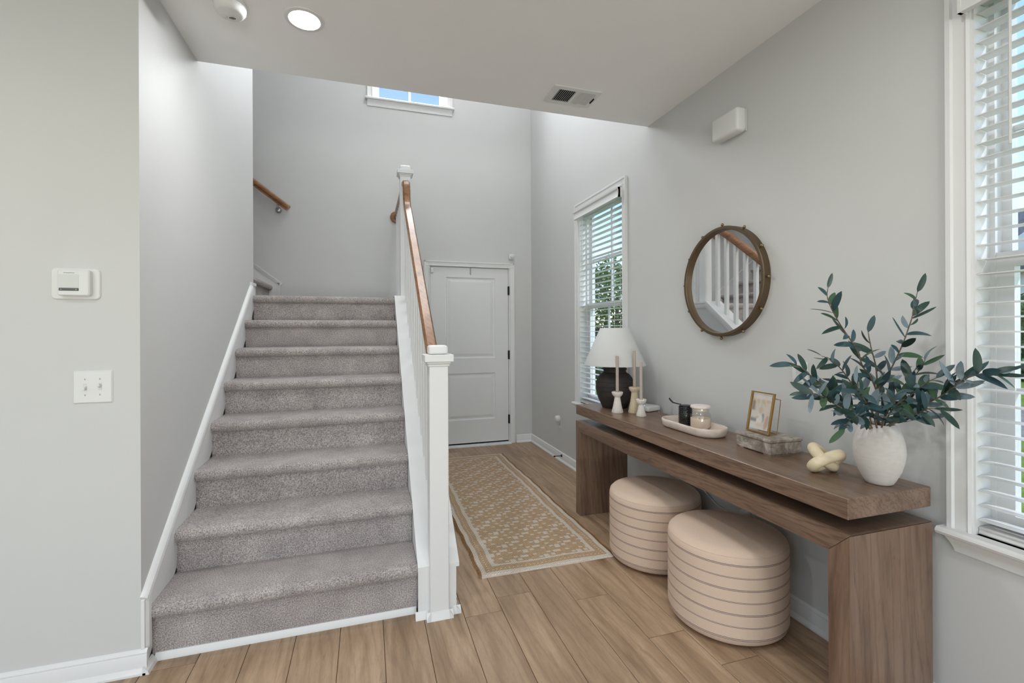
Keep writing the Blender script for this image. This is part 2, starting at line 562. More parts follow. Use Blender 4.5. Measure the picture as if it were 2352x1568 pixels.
struct('wall_rear_left', wall_grid('x', XB - .14, XB, YB, YF + .12, -.06, H + .02, [(-3.4, .4, .5, 2.3)]), M['wall'])  # opening here likewise added for light
struct('ceiling', MB().box(XB - .14, W, YB - .14, YE, H, H + .34), M['ceil'])
struct('ceiling_upper', MB().box(XB - .12, W + .16, YE - .14, YD + .16, HT, HT + .1), M['ceil'])

# ------------------------------------------------------------------ baseboards
BP = [(0, 0), (.024, 0), (.024, .008), (.014, .022), (.012, .024), (.012, .070), (.010, .074), (.011, .080), (.006, .088), (0, .092)]
def base_x(name, x, side, y0, y1, m=None):           # along y, wall at x, side = -1 board on the -x side
    struct(name, MB().prism([(x + side * p[0], p[1]) for p in BP], 'y', y0, y1), M['white'], 30)
def base_y(name, y, side, x0, x1):
    mb = MB().prism([(y + side * p[0], p[1]) for p in BP], 'x', x0, x1)
    struct(name, mb, M['white'], 30)
base_x('baseboard_right', W, -1, YB, YD)
base_y('baseboard_far', YD, -1, 1.70, W)
base_y('baseboard_far_left', YD, -1, .400, .600)
base_y('baseboard_front_left', YF, -1, XB, XL + .022)
base_y('baseboard_back', YB, 1, 1.45, W)
base_x('baseboard_stair', .400, 1, 2.30, YD)

# ------------------------------------------------------------------ windows on the right wall
def rect_frame(x0, x1, y0, y1, z0, z1, w):
    mb = MB()
    mb.box(x0, x1, y0, y0 + w, z0, z1).box(x0, x1, y1 - w, y1, z0, z1)
    mb.box(x0, x1, y0 + w, y1 - w, z0, z0 + w).box(x0, x1, y0 + w, y1 - w, z1 - w, z1)
    return mb
def window_right(n, y0, y1, z0, z1):
    t = sroot(f'window_{n}', (W, (y0 + y1) / 2, z0))
    wht = M['white']
    # casing: stepped profile, proud of the wall (p = distance from the opening, depth)
    cp = [(0, .0), (0, .010), (.008, .015), (.014, .011), (.045, .013), (.050, .020), (.064, .020), (.064, 0)]
    for (a, s) in ((y0, -1), (y1, 1)):
        mb = MB().prism([(W - d, a + s * p) for p, d in cp], 'z', z0 - .002, z1 + .064)
        obj('side_casing', mb, wht, t, 30)
    obj('head_casing', MB().prism([(W - d, z1 + p) for p, d in cp], 'y', y0 - .050, y1 + .050), wht, t, 30)
    st = [(W + .10, z0), (W - .040, z0), (W - .047, z0 - .006), (W - .049, z0 - .013), (W - .044, z0 - .022), (W - .036, z0 - .026), (W + .10, z0 - .026)]
    obj('stool', MB().prism(st, 'y', y0 - .082, y1 + .082), wht, t, 30)
    ap = [(W, z0 - .026), (W - .030, z0 - .026), (W - .027, z0 - .034), (W - .016, z0 - .048), (W - .010, z0 - .064), (W - .010, z0 - .076), (W, z0 - .078)]
    mb = MB().prism(ap, 'y', y0 - .066, y1 + .066)
    mb.v = [(x, y + (.020 if y < (y0 + y1) / 2 else -.020) * max(0, (z0 - .026 - z) / .052), z) for x, y, z in mb.v]
    obj('apron', mb, wht, t, 30)
    # jamb liner
    j = MB().box(W, W + .16, y0 - .002, y0 + .006, z0, z1).box(W, W + .16, y1 - .006, y1 + .002, z0, z1).box(W, W + .16, y0, y1, z1 - .006, z1 + .002).box(W + .1, W + .18, y0, y1, z0 - .03, z0 + .01)
    obj('jamb', j, wht, t)
    zm = (z0 + z1) / 2 + .005
    fr = rect_frame(W + .075, W + .15, y0 + .006, y1 - .006, z0 + .01, z1 - .006, .014)
    obj('frame', fr, wht, t)
    for nm, xa, za, zb, w in (('upper_sash', W + .112, zm - .02, z1 - .018, .028), ('lower_sash', W + .080, z0 + .022, zm + .022, .048)):
        s = obj(nm, rect_frame(xa, xa + .030, y0 + .017, y1 - .017, za, zb, w), wht, t)
        ym, zc = (y0 + y1) / 2, (za + zb) / 2
        obj('muntin', MB().box(xa + .008, xa + .022, ym - .009, ym + .009, za + w, zb - w), wht, s)
        obj('muntin', MB().box(xa + .009, xa + .021, y0 + .017 + w, y1 - .017 - w, zc - .009, zc + .009), wht, s)
        for (a, b) in ((y0 + .017 + w, ym - .009), (ym + .009, y1 - .017 - w)):
            for (c, d) in ((za + w, zc - .009), (zc + .009, zb - w)):
                obj('pane', MB().box(xa + .013, xa + .017, a, b, c, d), M['glass'], s)
    return t
window_right(1, *WIN[0])
window_right(2, *WIN[1])

def blind(label, y0, y1, z0, z1, wand_y):
    t = thing('window_blind', label, 'blind', (W, (y0 + y1) / 2, z1), group='white slat blinds')
    pl = M['plastic']
    a, b = y0 + .008, y1 - .008
    vp = [(W - .048, z1 - .086), (W - .044, z1 - .086), (W - .040, z1 - .074), (W - .044, z1 - .066), (W - .044, z1 - .030), (W - .052, z1 - .024), (W - .054, z1 - .008), (W - .048, z1 - .008), (W - .030, z1 - .012), (W - .030, z1 - .086)]
    v = MB().prism([(W - .052, z1 - .088), (W - .046, z1 - .070), (W - .046, z1 - .034), (W - .056, z1 - .026), (W - .058, z1 - .012), (W - .030, z1 - .012), (W - .030, z1 - .088)], 'y', y0 - .012, y1 + .012)
    v.box(W - .050, W - .001, y0 - .012, y0 - .004, z1 - .088, z1 - .012).box(W - .050, W - .001, y1 + .004, y1 + .012, z1 - .088, z1 - .012)
    obj('valance', v, pl, t, 30)
    obj('headrail', MB().box(W + .004, W + .056, a, b, z1 - .055, z1 - .008), pl, t)
    zs = z0 + .050; top = z1 - .075; n = int((top - zs) / .0472) + 1
    sp = [(-.025, -.0012), (-.012, .0010), (0, .0018), (.012, .0010), (.025, -.0012), (.025, -.0036), (0, -.0010), (-.025, -.0036)]
    me = link_mesh('slat', MB().prism(sp, 'y', -(b - a) / 2, (b - a) / 2), pl)
    xs, yc = W + .034, (a + b) / 2
    for i in range(n):
        inst('slat', me, t, Vector((xs, yc, zs + i * .0472)) - t.location)
    br = MB().prism([(xs - .026, z0 + .006), (xs - .022, z0 + .014), (xs - .026, z0 + .022), (xs - .020, z0 + .025), (xs + .026, z0 + .025), (xs + .026, z0 + .004), (xs - .024, z0 + .002)], 'y', a, b)
    obj('bottom_rail', br, M['plastic2'], t)
    for f in (.18, .82):
        y = a + (b - a) * f
        for x in (xs - .027, xs + .027):
            obj('ladder_cord', MB().tube([(x, y, z0 + .02), (x, y, z1 - .05)], .0011, 5), pl, t)
    obj('tilt_wand', MB().tube([(W - .008, wand_y, z1 - .07), (W - .010, wand_y, z1 - .55)], .0042, 8), M['plastic2'], t, 40)
    return t
blind('white slatted window blind behind the black table lamp', *WIN[0], 3.88)
blind('white slatted window blind beside the leafy branches', *WIN[1], .905)

# upper stairwell window and added rear glazing
def window_far(n, x0, x1, z0, z1):
    t = sroot(f'window_{n}', ((x0 + x1) / 2, YD, z0)); wht = M['white']
    cp = [(0, .0), (0, .010), (.008, .015), (.014, .011), (.045, .013), (.050, .020), (.064, .020), (.064, 0)]
    for (a, s) in ((x0, -1), (x1, 1)):
        obj('side_casing', MB().prism([(a + s * p, YD - d) for p, d in cp], 'z', z0 - .002, z1 + .064), wht, t, 30)
    obj('head_casing', MB().prism([(YD - d, z1 + p) for p, d in cp], 'x', x0 - .05, x1 + .05), wht, t, 30)
    st = [(YD + .10, z0), (YD - .040, z0), (YD - .047, z0 - .008), (YD - .044, z0 - .022), (YD - .036, z0 - .026), (YD + .10, z0 - .026)]
    obj('stool', MB().prism(st, 'x', x0 - .082, x1 + .082), wht, t, 30)
    ap = [(YD, z0 - .026), (YD - .030, z0 - .026), (YD - .027, z0 - .034), (YD - .014, z0 - .060), (YD - .010, z0 - .088), (YD, z0 - .090)]
    obj('apron', MB().prism(ap, 'x', x0 - .062, x1 + .062), wht, t, 30)
    def fr(y0, y1, w, a0, a1, c0, c1):
        return MB().box(a0, a0 + w, y0, y1, c0, c1).box(a1 - w, a1, y0, y1, c0, c1).box(a0 + w, a1 - w, y0, y1, c0, c0 + w).box(a0 + w, a1 - w, y0, y1, c1 - w, c1)
    obj('jamb', fr(YD, YD + .16, .006, x0 - .002, x1 + .002, z0 - .003, z1 + .002), wht, t)
    s = obj('sash', fr(YD + .09, YD + .13, .060, x0 + .004, x1 - .004, z0 + .0, z1 - .006), wht, t)
    xm = (x0 + x1) / 2
    obj('muntin', MB().box(xm - .010, xm + .010, YD + .10, YD + .12, z0 + .05, z1 - .05), wht, s)
    for a, b in ((x0 + .06, xm - .01), (xm + .01, x1 - .06)):
        obj('pane', MB().box(a, b, YD + .108, YD + .112, z0 + .05, z1 - .05), M['glass'], s)
window_far(3, *UW)
def added_rear_window(n, axis, c, u0, u1, z0, z1, parts):
    t = sroot(f'window_{n}', (c, (u0 + u1) / 2, z0) if axis == 'x' else ((u0 + u1) / 2, c, z0))
    mb = MB(); w = .05
    edges = [u0 + (u1 - u0) * i / parts for i in range(parts + 1)]
    B = (lambda a, b, p, q: mb.box(c, c + .06, a, b, p, q)) if axis == 'x' else (lambda a, b, p, q: mb.box(a, b, c, c + .06, p, q))
    for e in edges: B(e - w / 2, e + w / 2, z0, z1)
    B(u0, u1, z0, z0 + w); B(u0, u1, z1 - w, z1)
    obj('frame', mb, M['white'], t)
    for a, b in zip(edges, edges[1:]):
        g = MB()
        if axis == 'x': g.box(c + .028, c + .032, a + w / 2, b - w / 2, z0 + w, z1 - w)
        else: g.box(a + w / 2, b - w / 2, c + .028, c + .032, z0 + w, z1 - w)
        obj('pane', g, M['glass'], t)
added_rear_window(4, 'y', YB - .09, -3.4, 1.4, 0, 2.42, 4)  # unseen glazing, added to bring more light into the room
added_rear_window(5, 'x', XB - .09, -3.4, .4, .5, 2.3, 3)  # side glazing, also unseen and added for light

# ------------------------------------------------------------------ front door
def front_door():
    t = sroot('door_1', (1.146, YD, 0)); wht = M['white']
    x0, x1, z1 = .665, 1.628, 2.078
    cp = [(0, .0), (0, .010), (.006, .014), (.012, .010), (.040, .013), (.046, .019), (.058, .019), (.058, 0)]
    for (a, s) in ((x0 + .008, -1), (x1 - .008, 1)):
        obj('side_casing', MB().prism([(a + s * p, YD - d) for p, d in cp], 'z', 0, z1 + .052), wht, t, 30)
    obj('head_casing', MB().prism([(YD - d, z1 - .006 + p) for p, d in cp], 'x', x0 - .046, x1 + .046), wht, t, 30)
    obj('jamb', MB().box(x0, x0 + .018, YD, YD + .15, 0, z1).box(x1 - .018, x1, YD, YD + .15, 0, z1).box(x0 + .018, x1 - .018, YD, YD + .15, z1 - .008, z1 + .01), wht, t)
    obj('threshold', MB().prism([(YD - .052, 0), (YD - .050, .012), (YD - .040, .016), (YD + .15, .016), (YD + .15, 0)], 'x', x0 + .004, x1 - .004), M['white'], t, 30)
    obj('door_gap_strip', MB().box(x0 + .018, x1 - .018, YD + .030, YD + .055, .016, .034), M['dark'], t)  # dark strip filling the gap below the door slab
    a, b, c, d = x0 + .0215, x1 - .0215, .034, z1 - .0125
    yf, yb = YD + .012, YD + .056
    pn = [(.860, 1.450, .296, .846), (.860, 1.450, 1.012, 1.956)]
    slab = wall_grid('y', yf, yb, a, b, c, d, [(p[0], p[1], p[2], p[3]) for p in pn])
    sl = obj('slab', slab, M['door'], t)
    for (p0, p1, q0, q1) in pn:
        mb = MB()
        def ring(i, y): return [(p0 + i, y, q0 + i), (p1 - i, y, q0 + i), (p1 - i, y, q1 - i), (p0 + i, y, q1 - i)]
        prof = [(0, yf - .0015), (.006, yf - .001), (.012, yf + .008), (.024, yf + .010), (.030, yf + .009), (.052, yf + .003), (.060, yf + .002)]
        for i, y in prof: mb.v += ring(i, y)
        for k in range(len(prof) - 1):
            for e in range(4):
                f = (e + 1) % 4
                mb.face((4 * k + e, 4 * k + f, 4 * k + 4 + f, 4 * k + 4 + e))
        n = 4 * (len(prof) - 1); mb.face((n, n + 1, n + 2, n + 3))
        obj('panel', mb, M['door'], sl)
    for z in (1.756, .995, .234):
        h = MB().lathe([(0, 0), (.0075, 0), (.0075, .104), (0, .104)], (b + .004, YD - .006, z), 12)
        h.box(b - .006, b + .012, YD + .0, YD + .014, z + .002, z + .102)
        obj('hinge', h, M['black'], t, 40)
    k = MB().lathe([(0, 0), (.026, 0), (.026, .006), (.010, .010), (.010, .034), (.024, .040), (.028, .052), (.022, .062), (0, .066)], (a + .065, yf, .96), 20, 'y')
    k.v = [(x, yf - (y - yf), z) for x, y, z in k.v]
    obj('knob', k, M['black'], t, 40)
front_door()
cl = thing('door_hook', 'small grey over-door hook at the top of the white door', 'hook', (1.151, YD, 2.07))
obj('strap', MB().box(1.143, 1.159, YD + .0085, YD + .012, 1.990, 2.066), M['steel'], cl)
obj('bend', MB().tube([(1.151, YD + .008, 1.995), (1.151, YD + .002, 1.985), (1.151, YD - .006, 1.988), (1.151, YD - .008, 2.000)], .004, 8), M['steel'], cl, 40)
ct = thing('door_contact_sensor', 'tiny white contact sensor at the top corner of the white door', 'sensor', (.690, YD, 1.995))
obj('sensor_body', MB().bbox(.690, .722, YD - .004, YD + .012, 1.994, 2.052, .004, 2), M['plastic'], ct, 40)
obj('magnet', MB().bbox(.664, .679, YD - .028, YD - .010, 2.000, 2.046, .003, 2), M['plastic'], ct, 40)
ms = thing('wall_sensor', 'small square white sensor on the wall above the door casing', 'sensor', (1.645, YD, 2.18))
obj('sensor_body', MB().bbox(1.610, 1.680, YD - .028, YD, 2.178, 2.242, .012, 3), M['plastic'], ms, 40)
obj('dome', MB().lathe([(.022, -.028), (.020, -.034), (.010, -.037), (0, -.038)], (1.645, YD, 2.208), 20, 'y'), M['plastic2'], ms, 60)

# ------------------------------------------------------------------ staircase
def step_profile(i):
    """closed (y,z) outline of one carpeted step"""
    y, z = Y1 + GO * (i - 1), Z0 + RISE * i
    zb = (Z0 + RISE * (i - 1)) if i > 1 else .022
    yb = y + GO + .004
    p = [(y, zb - .004), (y, z - .058)]
    p += [(y - .010, z - .058), (y - .022, z - .054)]
    for k in range(0, 9):
        a = R(220 - k * 16.25)
        p.append((y - .008 + .027 * math.cos(a), z - .0285 + .0265 * math.sin(a)))
    p += [(y + .030, z - .001), (yb if i < 8 else y + .10, z)]
    p += [((yb if i < 8 else y + .10), zb - .004)]
    return p
st = thing('staircase', 'carpeted staircase with grey plush treads climbing to a landing', 'staircase', (-.31, Y1, 0))
SX0, SX1 = XL + .012, .2215
for i in range(1, 9):
    x0, x1 = SX0, SX1
    pr = step_profile(i); mb = MB()
    nx = 9
    n = len(pr)
    for kx in range(nx):
        x = x0 + (x1 - x0) * kx / (nx - 1)
        e = .004 * (1 if kx in (0, nx - 1) else 0)
        for q, (yy, zz) in enumerate(pr):
            mb.v.append((x, yy + (e if 1 < q < 13 else 0), zz))
    for kx in range(nx - 1):
        for q in range(n):
            r = (q + 1) % n
            mb.face((kx * n + q, kx * n + r, (kx + 1) * n + r, (kx + 1) * n + q))
    mb.face(list(range(n))); mb.face([(nx - 1) * n + q for q in range(n)][::-1])
    obj('step', mb, M['carpet'], st, 40)
y8 = Y1 + GO * 7
obj('landing', MB().box(XL + .012, SX1, y8 + .1002, YLE, LAND - .2, LAND).box(XL + .012, SX1, YLE, YD - .013, LAND - .2, LAND), M['carpet'], st)
# upper flight turning left along the far wall
stl = st
st = thing('upper_stairs', 'short upper flight of grey carpeted steps turning left along the far wall', 'staircase', (-1.0, 4.7, LAND))
for i in range(1, 5):
    xr = -.955 - GO * (i - 1); z = LAND + .195 * i; zb = z - .195
    p = [(xr, zb - .004), (xr, z - .058), (xr + .012, z - .058), (xr + .026, z - .052)]
    for k in range(9):
        a = R(-40 + k * 16.25)
        p.append((xr + .008 + .027 * math.cos(a), z - .0285 + .0265 * math.sin(a)))
    p += [(xr - .03, z), (xr - GO - .004, z), (xr - GO - .004, zb - .004)]
    obj('step', MB().prism(p, 'y', YLE, YD - .013), M['carpet'], st, 40)
obj('landing_edge', MB().box(-.955, XL + .012, YLE, YD - .013, LAND - .2, LAND), M['carpet'], st)
sup = st; st = stl
obj('riser_trim', MB().prism([(Y1 + .02, 0), (Y1 - .012, 0), (Y1 - .012, .010), (Y1 - .004, .030), (Y1 + .02, .030)], 'x', SX0 + .012, SX1 - .004), M['white'], st, 30)
# left skirt board with its cap moulding
sl = .770
def sk(y): return .300 + sl * (y - YF - .01)
ya, yb_ = YF - .004, YLE + .012
pts = [(ya, .0), (ya, sk(ya) - .03), (3.985, sk(3.985) - .03), (3.985, sk(3.985) + .0), (yb_, sk(3.985)), (yb_, LAND - .1)]
sb = MB().prism([(ya, 0), (ya, sk(ya) - .01), (3.97, sk(3.97) - .01), (3.985, LAND + .085), (yb_, LAND + .085), (yb_, LAND - .05), (3.9, LAND - .25)], 'x', XL, XL + .012)
obj('skirt_board', sb, M['white'], st)
cap = MB()
capp = [(0, -.030), (.016, -.030), (.021, -.024), (.018, -.012), (.021, -.004), (.016, .004), (.008, .010), (0, .012)]
cap.sweep_yz([(YF - .004, sk(YF - .004)), (3.985, sk(3.985))], capp, XL)
cap.box(XL, XL + .018, 3.975, yb_ + .006, LAND + .072, LAND + .094)
cap.sweep_yz([(YF + .012, .085), (YF + .012, sk(YF + .012) - .01)], capp, XL)
obj('skirt_moulding', cap, M['white'], st, 30)
obj('skirt_shoe', MB().prism([(XL + .012, 0), (XL + .034, 0), (XL + .030, .014), (XL + .012, .030)], 'y', YF - .024, Y1 - .006), M['white'], st, 30)
# far-wall skirt of the upper flight
fs = MB()
fp = [(-.845, LAND), (-.845, 1.825), (-2.6, 1.825 + 1.755 * .757), (-2.6, LAND)]
fs.prism(fp, 'y', YD - .012, YD)
obj('far_skirt_board', fs, M['white'], sup)
fm = MB()
def bar2(mb, a, b, wdt, y0, y1):
    d = Vector((b[0] - a[0], b[1] - a[1])); d.normalize(); n = Vector((-d.y, d.x)) * wdt
    mb.prism([(a[0], a[1]), (b[0], b[1]), (b[0] + n.x, b[1] + n.y), (a[0] + n.x, a[1] + n.y)], 'y', y0, y1)
bar2(fm, (-.845, 1.805), (-2.6, 1.805 + 1.755 * .757), -.034, YD - .020, YD - .012)
bar2(fm, (-.845, 1.830), (-2.6, 1.830 + 1.755 * .757), -.012, YD - .026, YD - .012)
fm.box(-.879, -.845, YD - .020, YD - .012, LAND, 1.832).box(-.857, -.845, YD - .026, YD - .012, LAND, 1.836)
obj('far_skirt_moulding', fm, M['white'], sup)

# knee wall carrying the balustrade
KX0, KX1, KY0, KS = .2225, .400, 2.186, .775
def kz(y): return .236 + KS * (y - KY0)
KYL = KY0 + (LAND + .012 - .236) / KS
kw = [(KY0 + .012, 0), (KY0 + .012, kz(KY0 + .012) - .02), (KYL, LAND - .008), (YD, LAND - .008), (YD, 0)]
struct('wall_stair', MB().prism(kw, 'x', KX0 + .004, KX1 - .004), M['wall'])
tk = sroot('trim_1', (.311, KY0, 0))
obj('end_board', MB().prism([(KY0, 0), (KY0, kz(KY0) - .019), (KY0 + .03, kz(KY0 + .03) - .019), (KY0 + .03, 0)], 'x', KX0, KX1), M['white'], tk)
obj('side_board', MB().prism([(KY0 + .01, .06), (KY0 + .01, kz(KY0 + .01) - .004), (KYL, kz(KYL) - .004), (YD, kz(KYL) - .004), (YD, LAND - .15), (KYL, LAND - .15), (KY0 + .25, .06)], 'x', KX0 + .001, KX0 + .008), M['white'], tk)
obj('cap', MB().prism([(KY0 - .002, kz(KY0)), (KYL, kz(KYL)), (YD, kz(KYL)), (YD, kz(KYL) - .020), (KYL + .006, kz(KYL) - .020), (KY0 + .010, kz(KY0) - .012), (KY0 - .002, kz(KY0) - .020)], 'x', KX0 - .002, KX1 + .014), M['white'], tk)
obj('cap_moulding', MB().sweep_yz([(KY0 + .02, kz(KY0 + .02) - .034), (KYL + .006, kz(KYL) - .036), (YD, kz(KYL) - .036)], [(0, -.030), (.006, -.030), (.012, -.010), (.012, .016), (0, .016)], KX1 - .004), M['white'], tk)
obj('base_shoe', MB().prism([(KY0, 0), (KY0 - .018, 0), (KY0 - .015, .012), (KY0, .032)], 'x', KX0 - .014, KX1 + .020).prism([(KX1, 0), (KX1 + .020, 0), (KX1 + .017, .012), (KX1, .032)], 'y', KY0 - .018, 2.32), M['white'], tk, 30)

rl = thing('stair_railing', 'white balustrade with oak handrail beside the carpeted stairs', 'railing', (.318, 2.204, 0))
NX = .318
def newel(y, z0, z1, base):
    mb = MB().bbox(NX - .044, NX + .044, y - .044, y + .044, z0, z1, .003)
    p = obj('newel_post', mb, M['white'], rl)
    c = MB()
    c.bbox(NX - .050, NX + .050, y - .050, y + .050, z1 - .010, z1 + .002, .003)
    c.bbox(NX - .056, NX + .056, y - .056, y + .056, z1 + .002, z1 + .013, .003)
    c.bbox(NX - .0665, NX + .0665, y - .0665, y + .0665, z1 + .012, z1 + .045, .002)
    obj('newel_cap', c, M['white'], p)
    obj('newel_top', MB().bbox(NX - .045, NX + .045, y - .045, y + .045, z1 + .0452, z1 + .088, .014, 4), M['white'], p, 40)
    if base:
        b = MB()
        pr = [(0, 0), (.018, 0), (.015, .012), (0, .034)]
        b.prism([(y - .044 - a, h) for a, h in pr], 'x', NX - .062, NX + .062)
        b.prism([(NX - .044 - a, h) for a, h in pr], 'y', y - .062, KY0)
        b.prism([(NX + .044 + a, h) for a, h in pr], 'y', y - .062, KY0)
        obj('newel_shoe', b, M['white'], p, 30)
newel(2.204, 0, 1.178, True)
newel(4.100, LAND, 2.664, False)
path = []
def rz(y): return 1.26 + .770 * (y - 2.415) - .031
for k in range(8): path.append((2.246 + (3.70 - 2.246) * k / 7, rz(2.246 + (3.70 - 2.246) * k / 7)))
y9, z9 = path[-1]
bez = [(y9, z9), (y9 + .12, z9 + .092), (3.905, 2.33), (3.925, 2.455)]
for k in range(1, 9):
    t_ = k / 8
    path.append(tuple(sum(c * b[i] for c, b in zip(((1 - t_) ** 3, 3 * t_ * (1 - t_) ** 2, 3 * t_ * t_ * (1 - t_), t_ ** 3), bez)) for i in (0, 1)))
bez = [(3.925, 2.455), (3.935, 2.53), (3.955, 2.578), (4.058, 2.580)]
for k in range(1, 8):
    t_ = k / 7
    path.append(tuple(sum(c * b[i] for c, b in zip(((1 - t_) ** 3, 3 * t_ * (1 - t_) ** 2, 3 * t_ * t_ * (1 - t_), t_ ** 3), bez)) for i in (0, 1)))
hp = [(-.021, -.031), (.021, -.031), (.021, -.020), (.028, -.012), (.031, .004), (.029, .020), (.020, .030), (-.020, .030), (-.029, .020), (-.031, .004), (-.028, -.012), (-.021, -.020)]
obj('handrail', MB().sweep_yz(path, hp, NX), M['oak'], rl, 40)
obj('landing_rail', MB().sweep_yz([(4.142, 2.590), (YD - .02, 2.590)], hp, NX), M['oak'], rl, 40)
obj('rosette', MB().lathe([(0, -.022), (.046, -.022), (.056, -.016), (.066, -.012), (.066, 0), (0, 0)], (NX - .004, YD, 2.590), 28, 'y'), M['oak_x'], rl, 40)
bw = .0165
def rail_under(y): return rz(y) - .027
for k in range(14):
    y = 2.306 + .1228 * k + bw
    zt = rail_under(y) if y < 3.70 else rail_under(3.70) + (y - 3.70) * 1.15
    mb = MB()
    s = len(mb.v)
    for (dx, dy) in ((-bw, -bw), (bw, -bw), (bw, bw), (-bw, bw)):
        mb.v.append((NX + dx, y + dy, kz(y + dy) - .004))
    for (dx, dy) in ((-bw, -bw), (bw, -bw), (bw, bw), (-bw, bw)):
        mb.v.append((NX + dx, y + dy, zt + dy * .77))
    for q in ((0, 3, 2, 1), (4, 5, 6, 7), (0, 1, 5, 4), (1, 2, 6, 5), (2, 3, 7, 6), (3, 0, 4, 7)): mb.face(q)
    obj('baluster', mb, M['white'], rl)
for k in range(8):
    y = 4.255 + .122 * k
    obj('baluster', MB().box(NX - bw, NX + bw, y - bw, y + bw, kz(KYL) - .002, 2.562), M['white'], rl)

# wall handrail of the upper flight
wr = thing('wall_handrail', 'oak handrail on a nickel bracket climbing the far wall', 'handrail', (-.80, YD, 2.5))
yr = YD - .070
def sweep_xz(path, prof, y):
    mb = MB().sweep_yz(path, prof, 0.0)
    mb.v = [(v[1], y + v[0], v[2]) for v in mb.v]
    return mb
rp = [(-.762, 2.594), (-2.6, 2.594 + 1.838 * .757)]
obj('rail', sweep_xz([(-a, b) for a, b in rp], hp, yr).xf(Matrix.Scale(-1, 4, (1, 0, 0))), M['oak_x'], wr, 40)
for x in (-.862, -1.9):
    z = 2.594 + (-.762 - x) * .757 - .03
    b = MB().lathe([(0, -.012), (.018, -.012), (.030, -.006), (.032, 0), (0, 0)], (x, YD, z - .055), 20, 'y')
    b.tube([(x, YD - .008, z - .055), (x, YD - .045, z - .055), (x, yr, z - .040), (x, yr, z)], .008, 8)
    b.lathe([(0, -.02), (.022, -.014), (.028, 0), (.022, .014), (0, .02)], (x, YD - .030, z - .055), 16, 'y')
    obj('bracket', b, M['steel'], wr, 50)

# ------------------------------------------------------------------ ceiling and wall fixtures
def can_light(label, x, y):
    t = thing('recessed_light', label, 'ceiling light', (x, y, H), group='recessed ceiling lights')
    obj('trim_ring', MB().lathe([(.086, 0), (.085, -.004), (.074, -.007), (.067, -.006), (.064, .0), (.0635, .01)], (x, y, H), 40), M['plastic'], t, 50)
    obj('lens', MB().lathe([(.0645, -.0035), (.05, -.0055), (.025, -.0065), (0, -.007)], (x, y, H), 40), M['lens'], t, 60)
can_light('lit round recessed light in the ceiling beside the smoke alarm', -.268, 2.322)
for (x, y) in ((-1.75, .75), (.75, .75), (.6, -.9), (-.9, -.9), (-2.4, -.9), (.6, -3.0), (-.9, -3.0), (-2.4, -3.0)):  # unseen lights added behind the camera to raise the brightness
    can_light('added unseen recessed light brightening the room behind', x, y)
fl_ = thing('added_foyer_light', 'added lit bowl light, unseen, brightening the stairwell from its high ceiling', 'ceiling light', (.75, 4.05, HT))  # out-of-view light, added to brighten stairwell and far wall
obj('canopy', MB().lathe([(0, 0), (.21, 0), (.21, -.02), (.19, -.03), (0, -.03)], (.75, 4.05, HT), 40), M['steel'], fl_, 40)
obj('bowl', MB().lathe([(.19, -.031), (.185, -.06), (.15, -.095), (.08, -.115), (0, -.12)], (.75, 4.05, HT), 40), M['added_light_bowl'], fl_, 60)
sa = thing('smoke_alarm', 'round white smoke alarm on the ceiling near the stairs', 'smoke alarm', (-.565, 2.302, H))
cx_, cy_ = -.565, 2.302
obj('base_plate', MB().lathe([(.066, 0), (.066, -.010), (.063, -.013), (0, -.013)], (cx_, cy_, H), 40), M['plastic'], sa, 40)
obj('cover', MB().lathe([(.063, -.014), (.064, -.020), (.062, -.034), (.054, -.046), (.046, -.050), (0, -.051)], (cx_, cy_, H), 40), M['plastic'], sa, 50)
for k in range(5):
    hl = (.003, .006, .008, .006, .003)[k]
    x = cx_ + .004 + (k - 2) * .0055
    obj('sound_slot', MB().box(x - .0013, x + .0013, cy_ + .022 - hl, cy_ + .022 + hl, H - .0522, H - .0505), M['dark'], sa)
obj('test_button', MB().lathe([(.012, -.050), (.011, -.053), (0, -.0535)], (cx_ - .026, cy_ + .020, H), 20), M['plastic2'], sa, 40)

vt = thing('ceiling_vent', 'white louvred air register in the ceiling near the right wall', 'vent', (1.207, 2.605, H))
vx0, vx1, vy0, vy1 = 1.055, 1.362, 2.508, 2.704
ix0, ix1, iy0, iy1 = 1.098, 1.332, 2.541, 2.676
xm = (ix0 + ix1) / 2
fr = wall_grid('y', 0, 1, vx0, vx1, vy0, vy1, [(ix0, xm - .008, iy0, iy1), (xm + .008, ix1, iy0, iy1)])
fr.v = [(x, z, H - .006 + .006 * y) for x, y, z in fr.v]
obj('face_plate', fr, M['plastic'], vt)
obj('duct', MB().box(ix0 - .004, ix1 + .004, iy0 - .004, iy1 + .004, H - .0008, H - .0002), M['dark'], vt)
for h, (a, b) in enumerate(((ix0, xm - .008), (xm + .008, ix1))):
    for k in range(9):
        x = a + (b - a) * (k + .5) / 9
        tl = -.0045 if h == 0 else .0045
        mb = MB().prism([(x - tl - .0006, H - .001), (x - tl + .0006, H - .001), (x + tl + .0006, H - .010), (x + tl - .0006, H - .010)], 'y', iy0, iy1)
        obj('louvre', mb, M['plastic'], vt)
obj('lever', MB().box(1.340, 1.346, 2.585, 2.640, H - .012, H - .006), M['dark'], vt)

ch = thing('door_chime', 'plain white door chime box high on the right wall', 'door chime', (W, 2.03, 2.36))
obj('cover', MB().bbox(W - .066, W - .004, 1.944, 2.136, 2.368, 2.494, .016, 3), M['plastic'], ch, 50)
obj('back_plate', MB().bbox(W - .006, W, 1.948, 2.132, 2.372, 2.490, .002), M['plastic2'], ch)

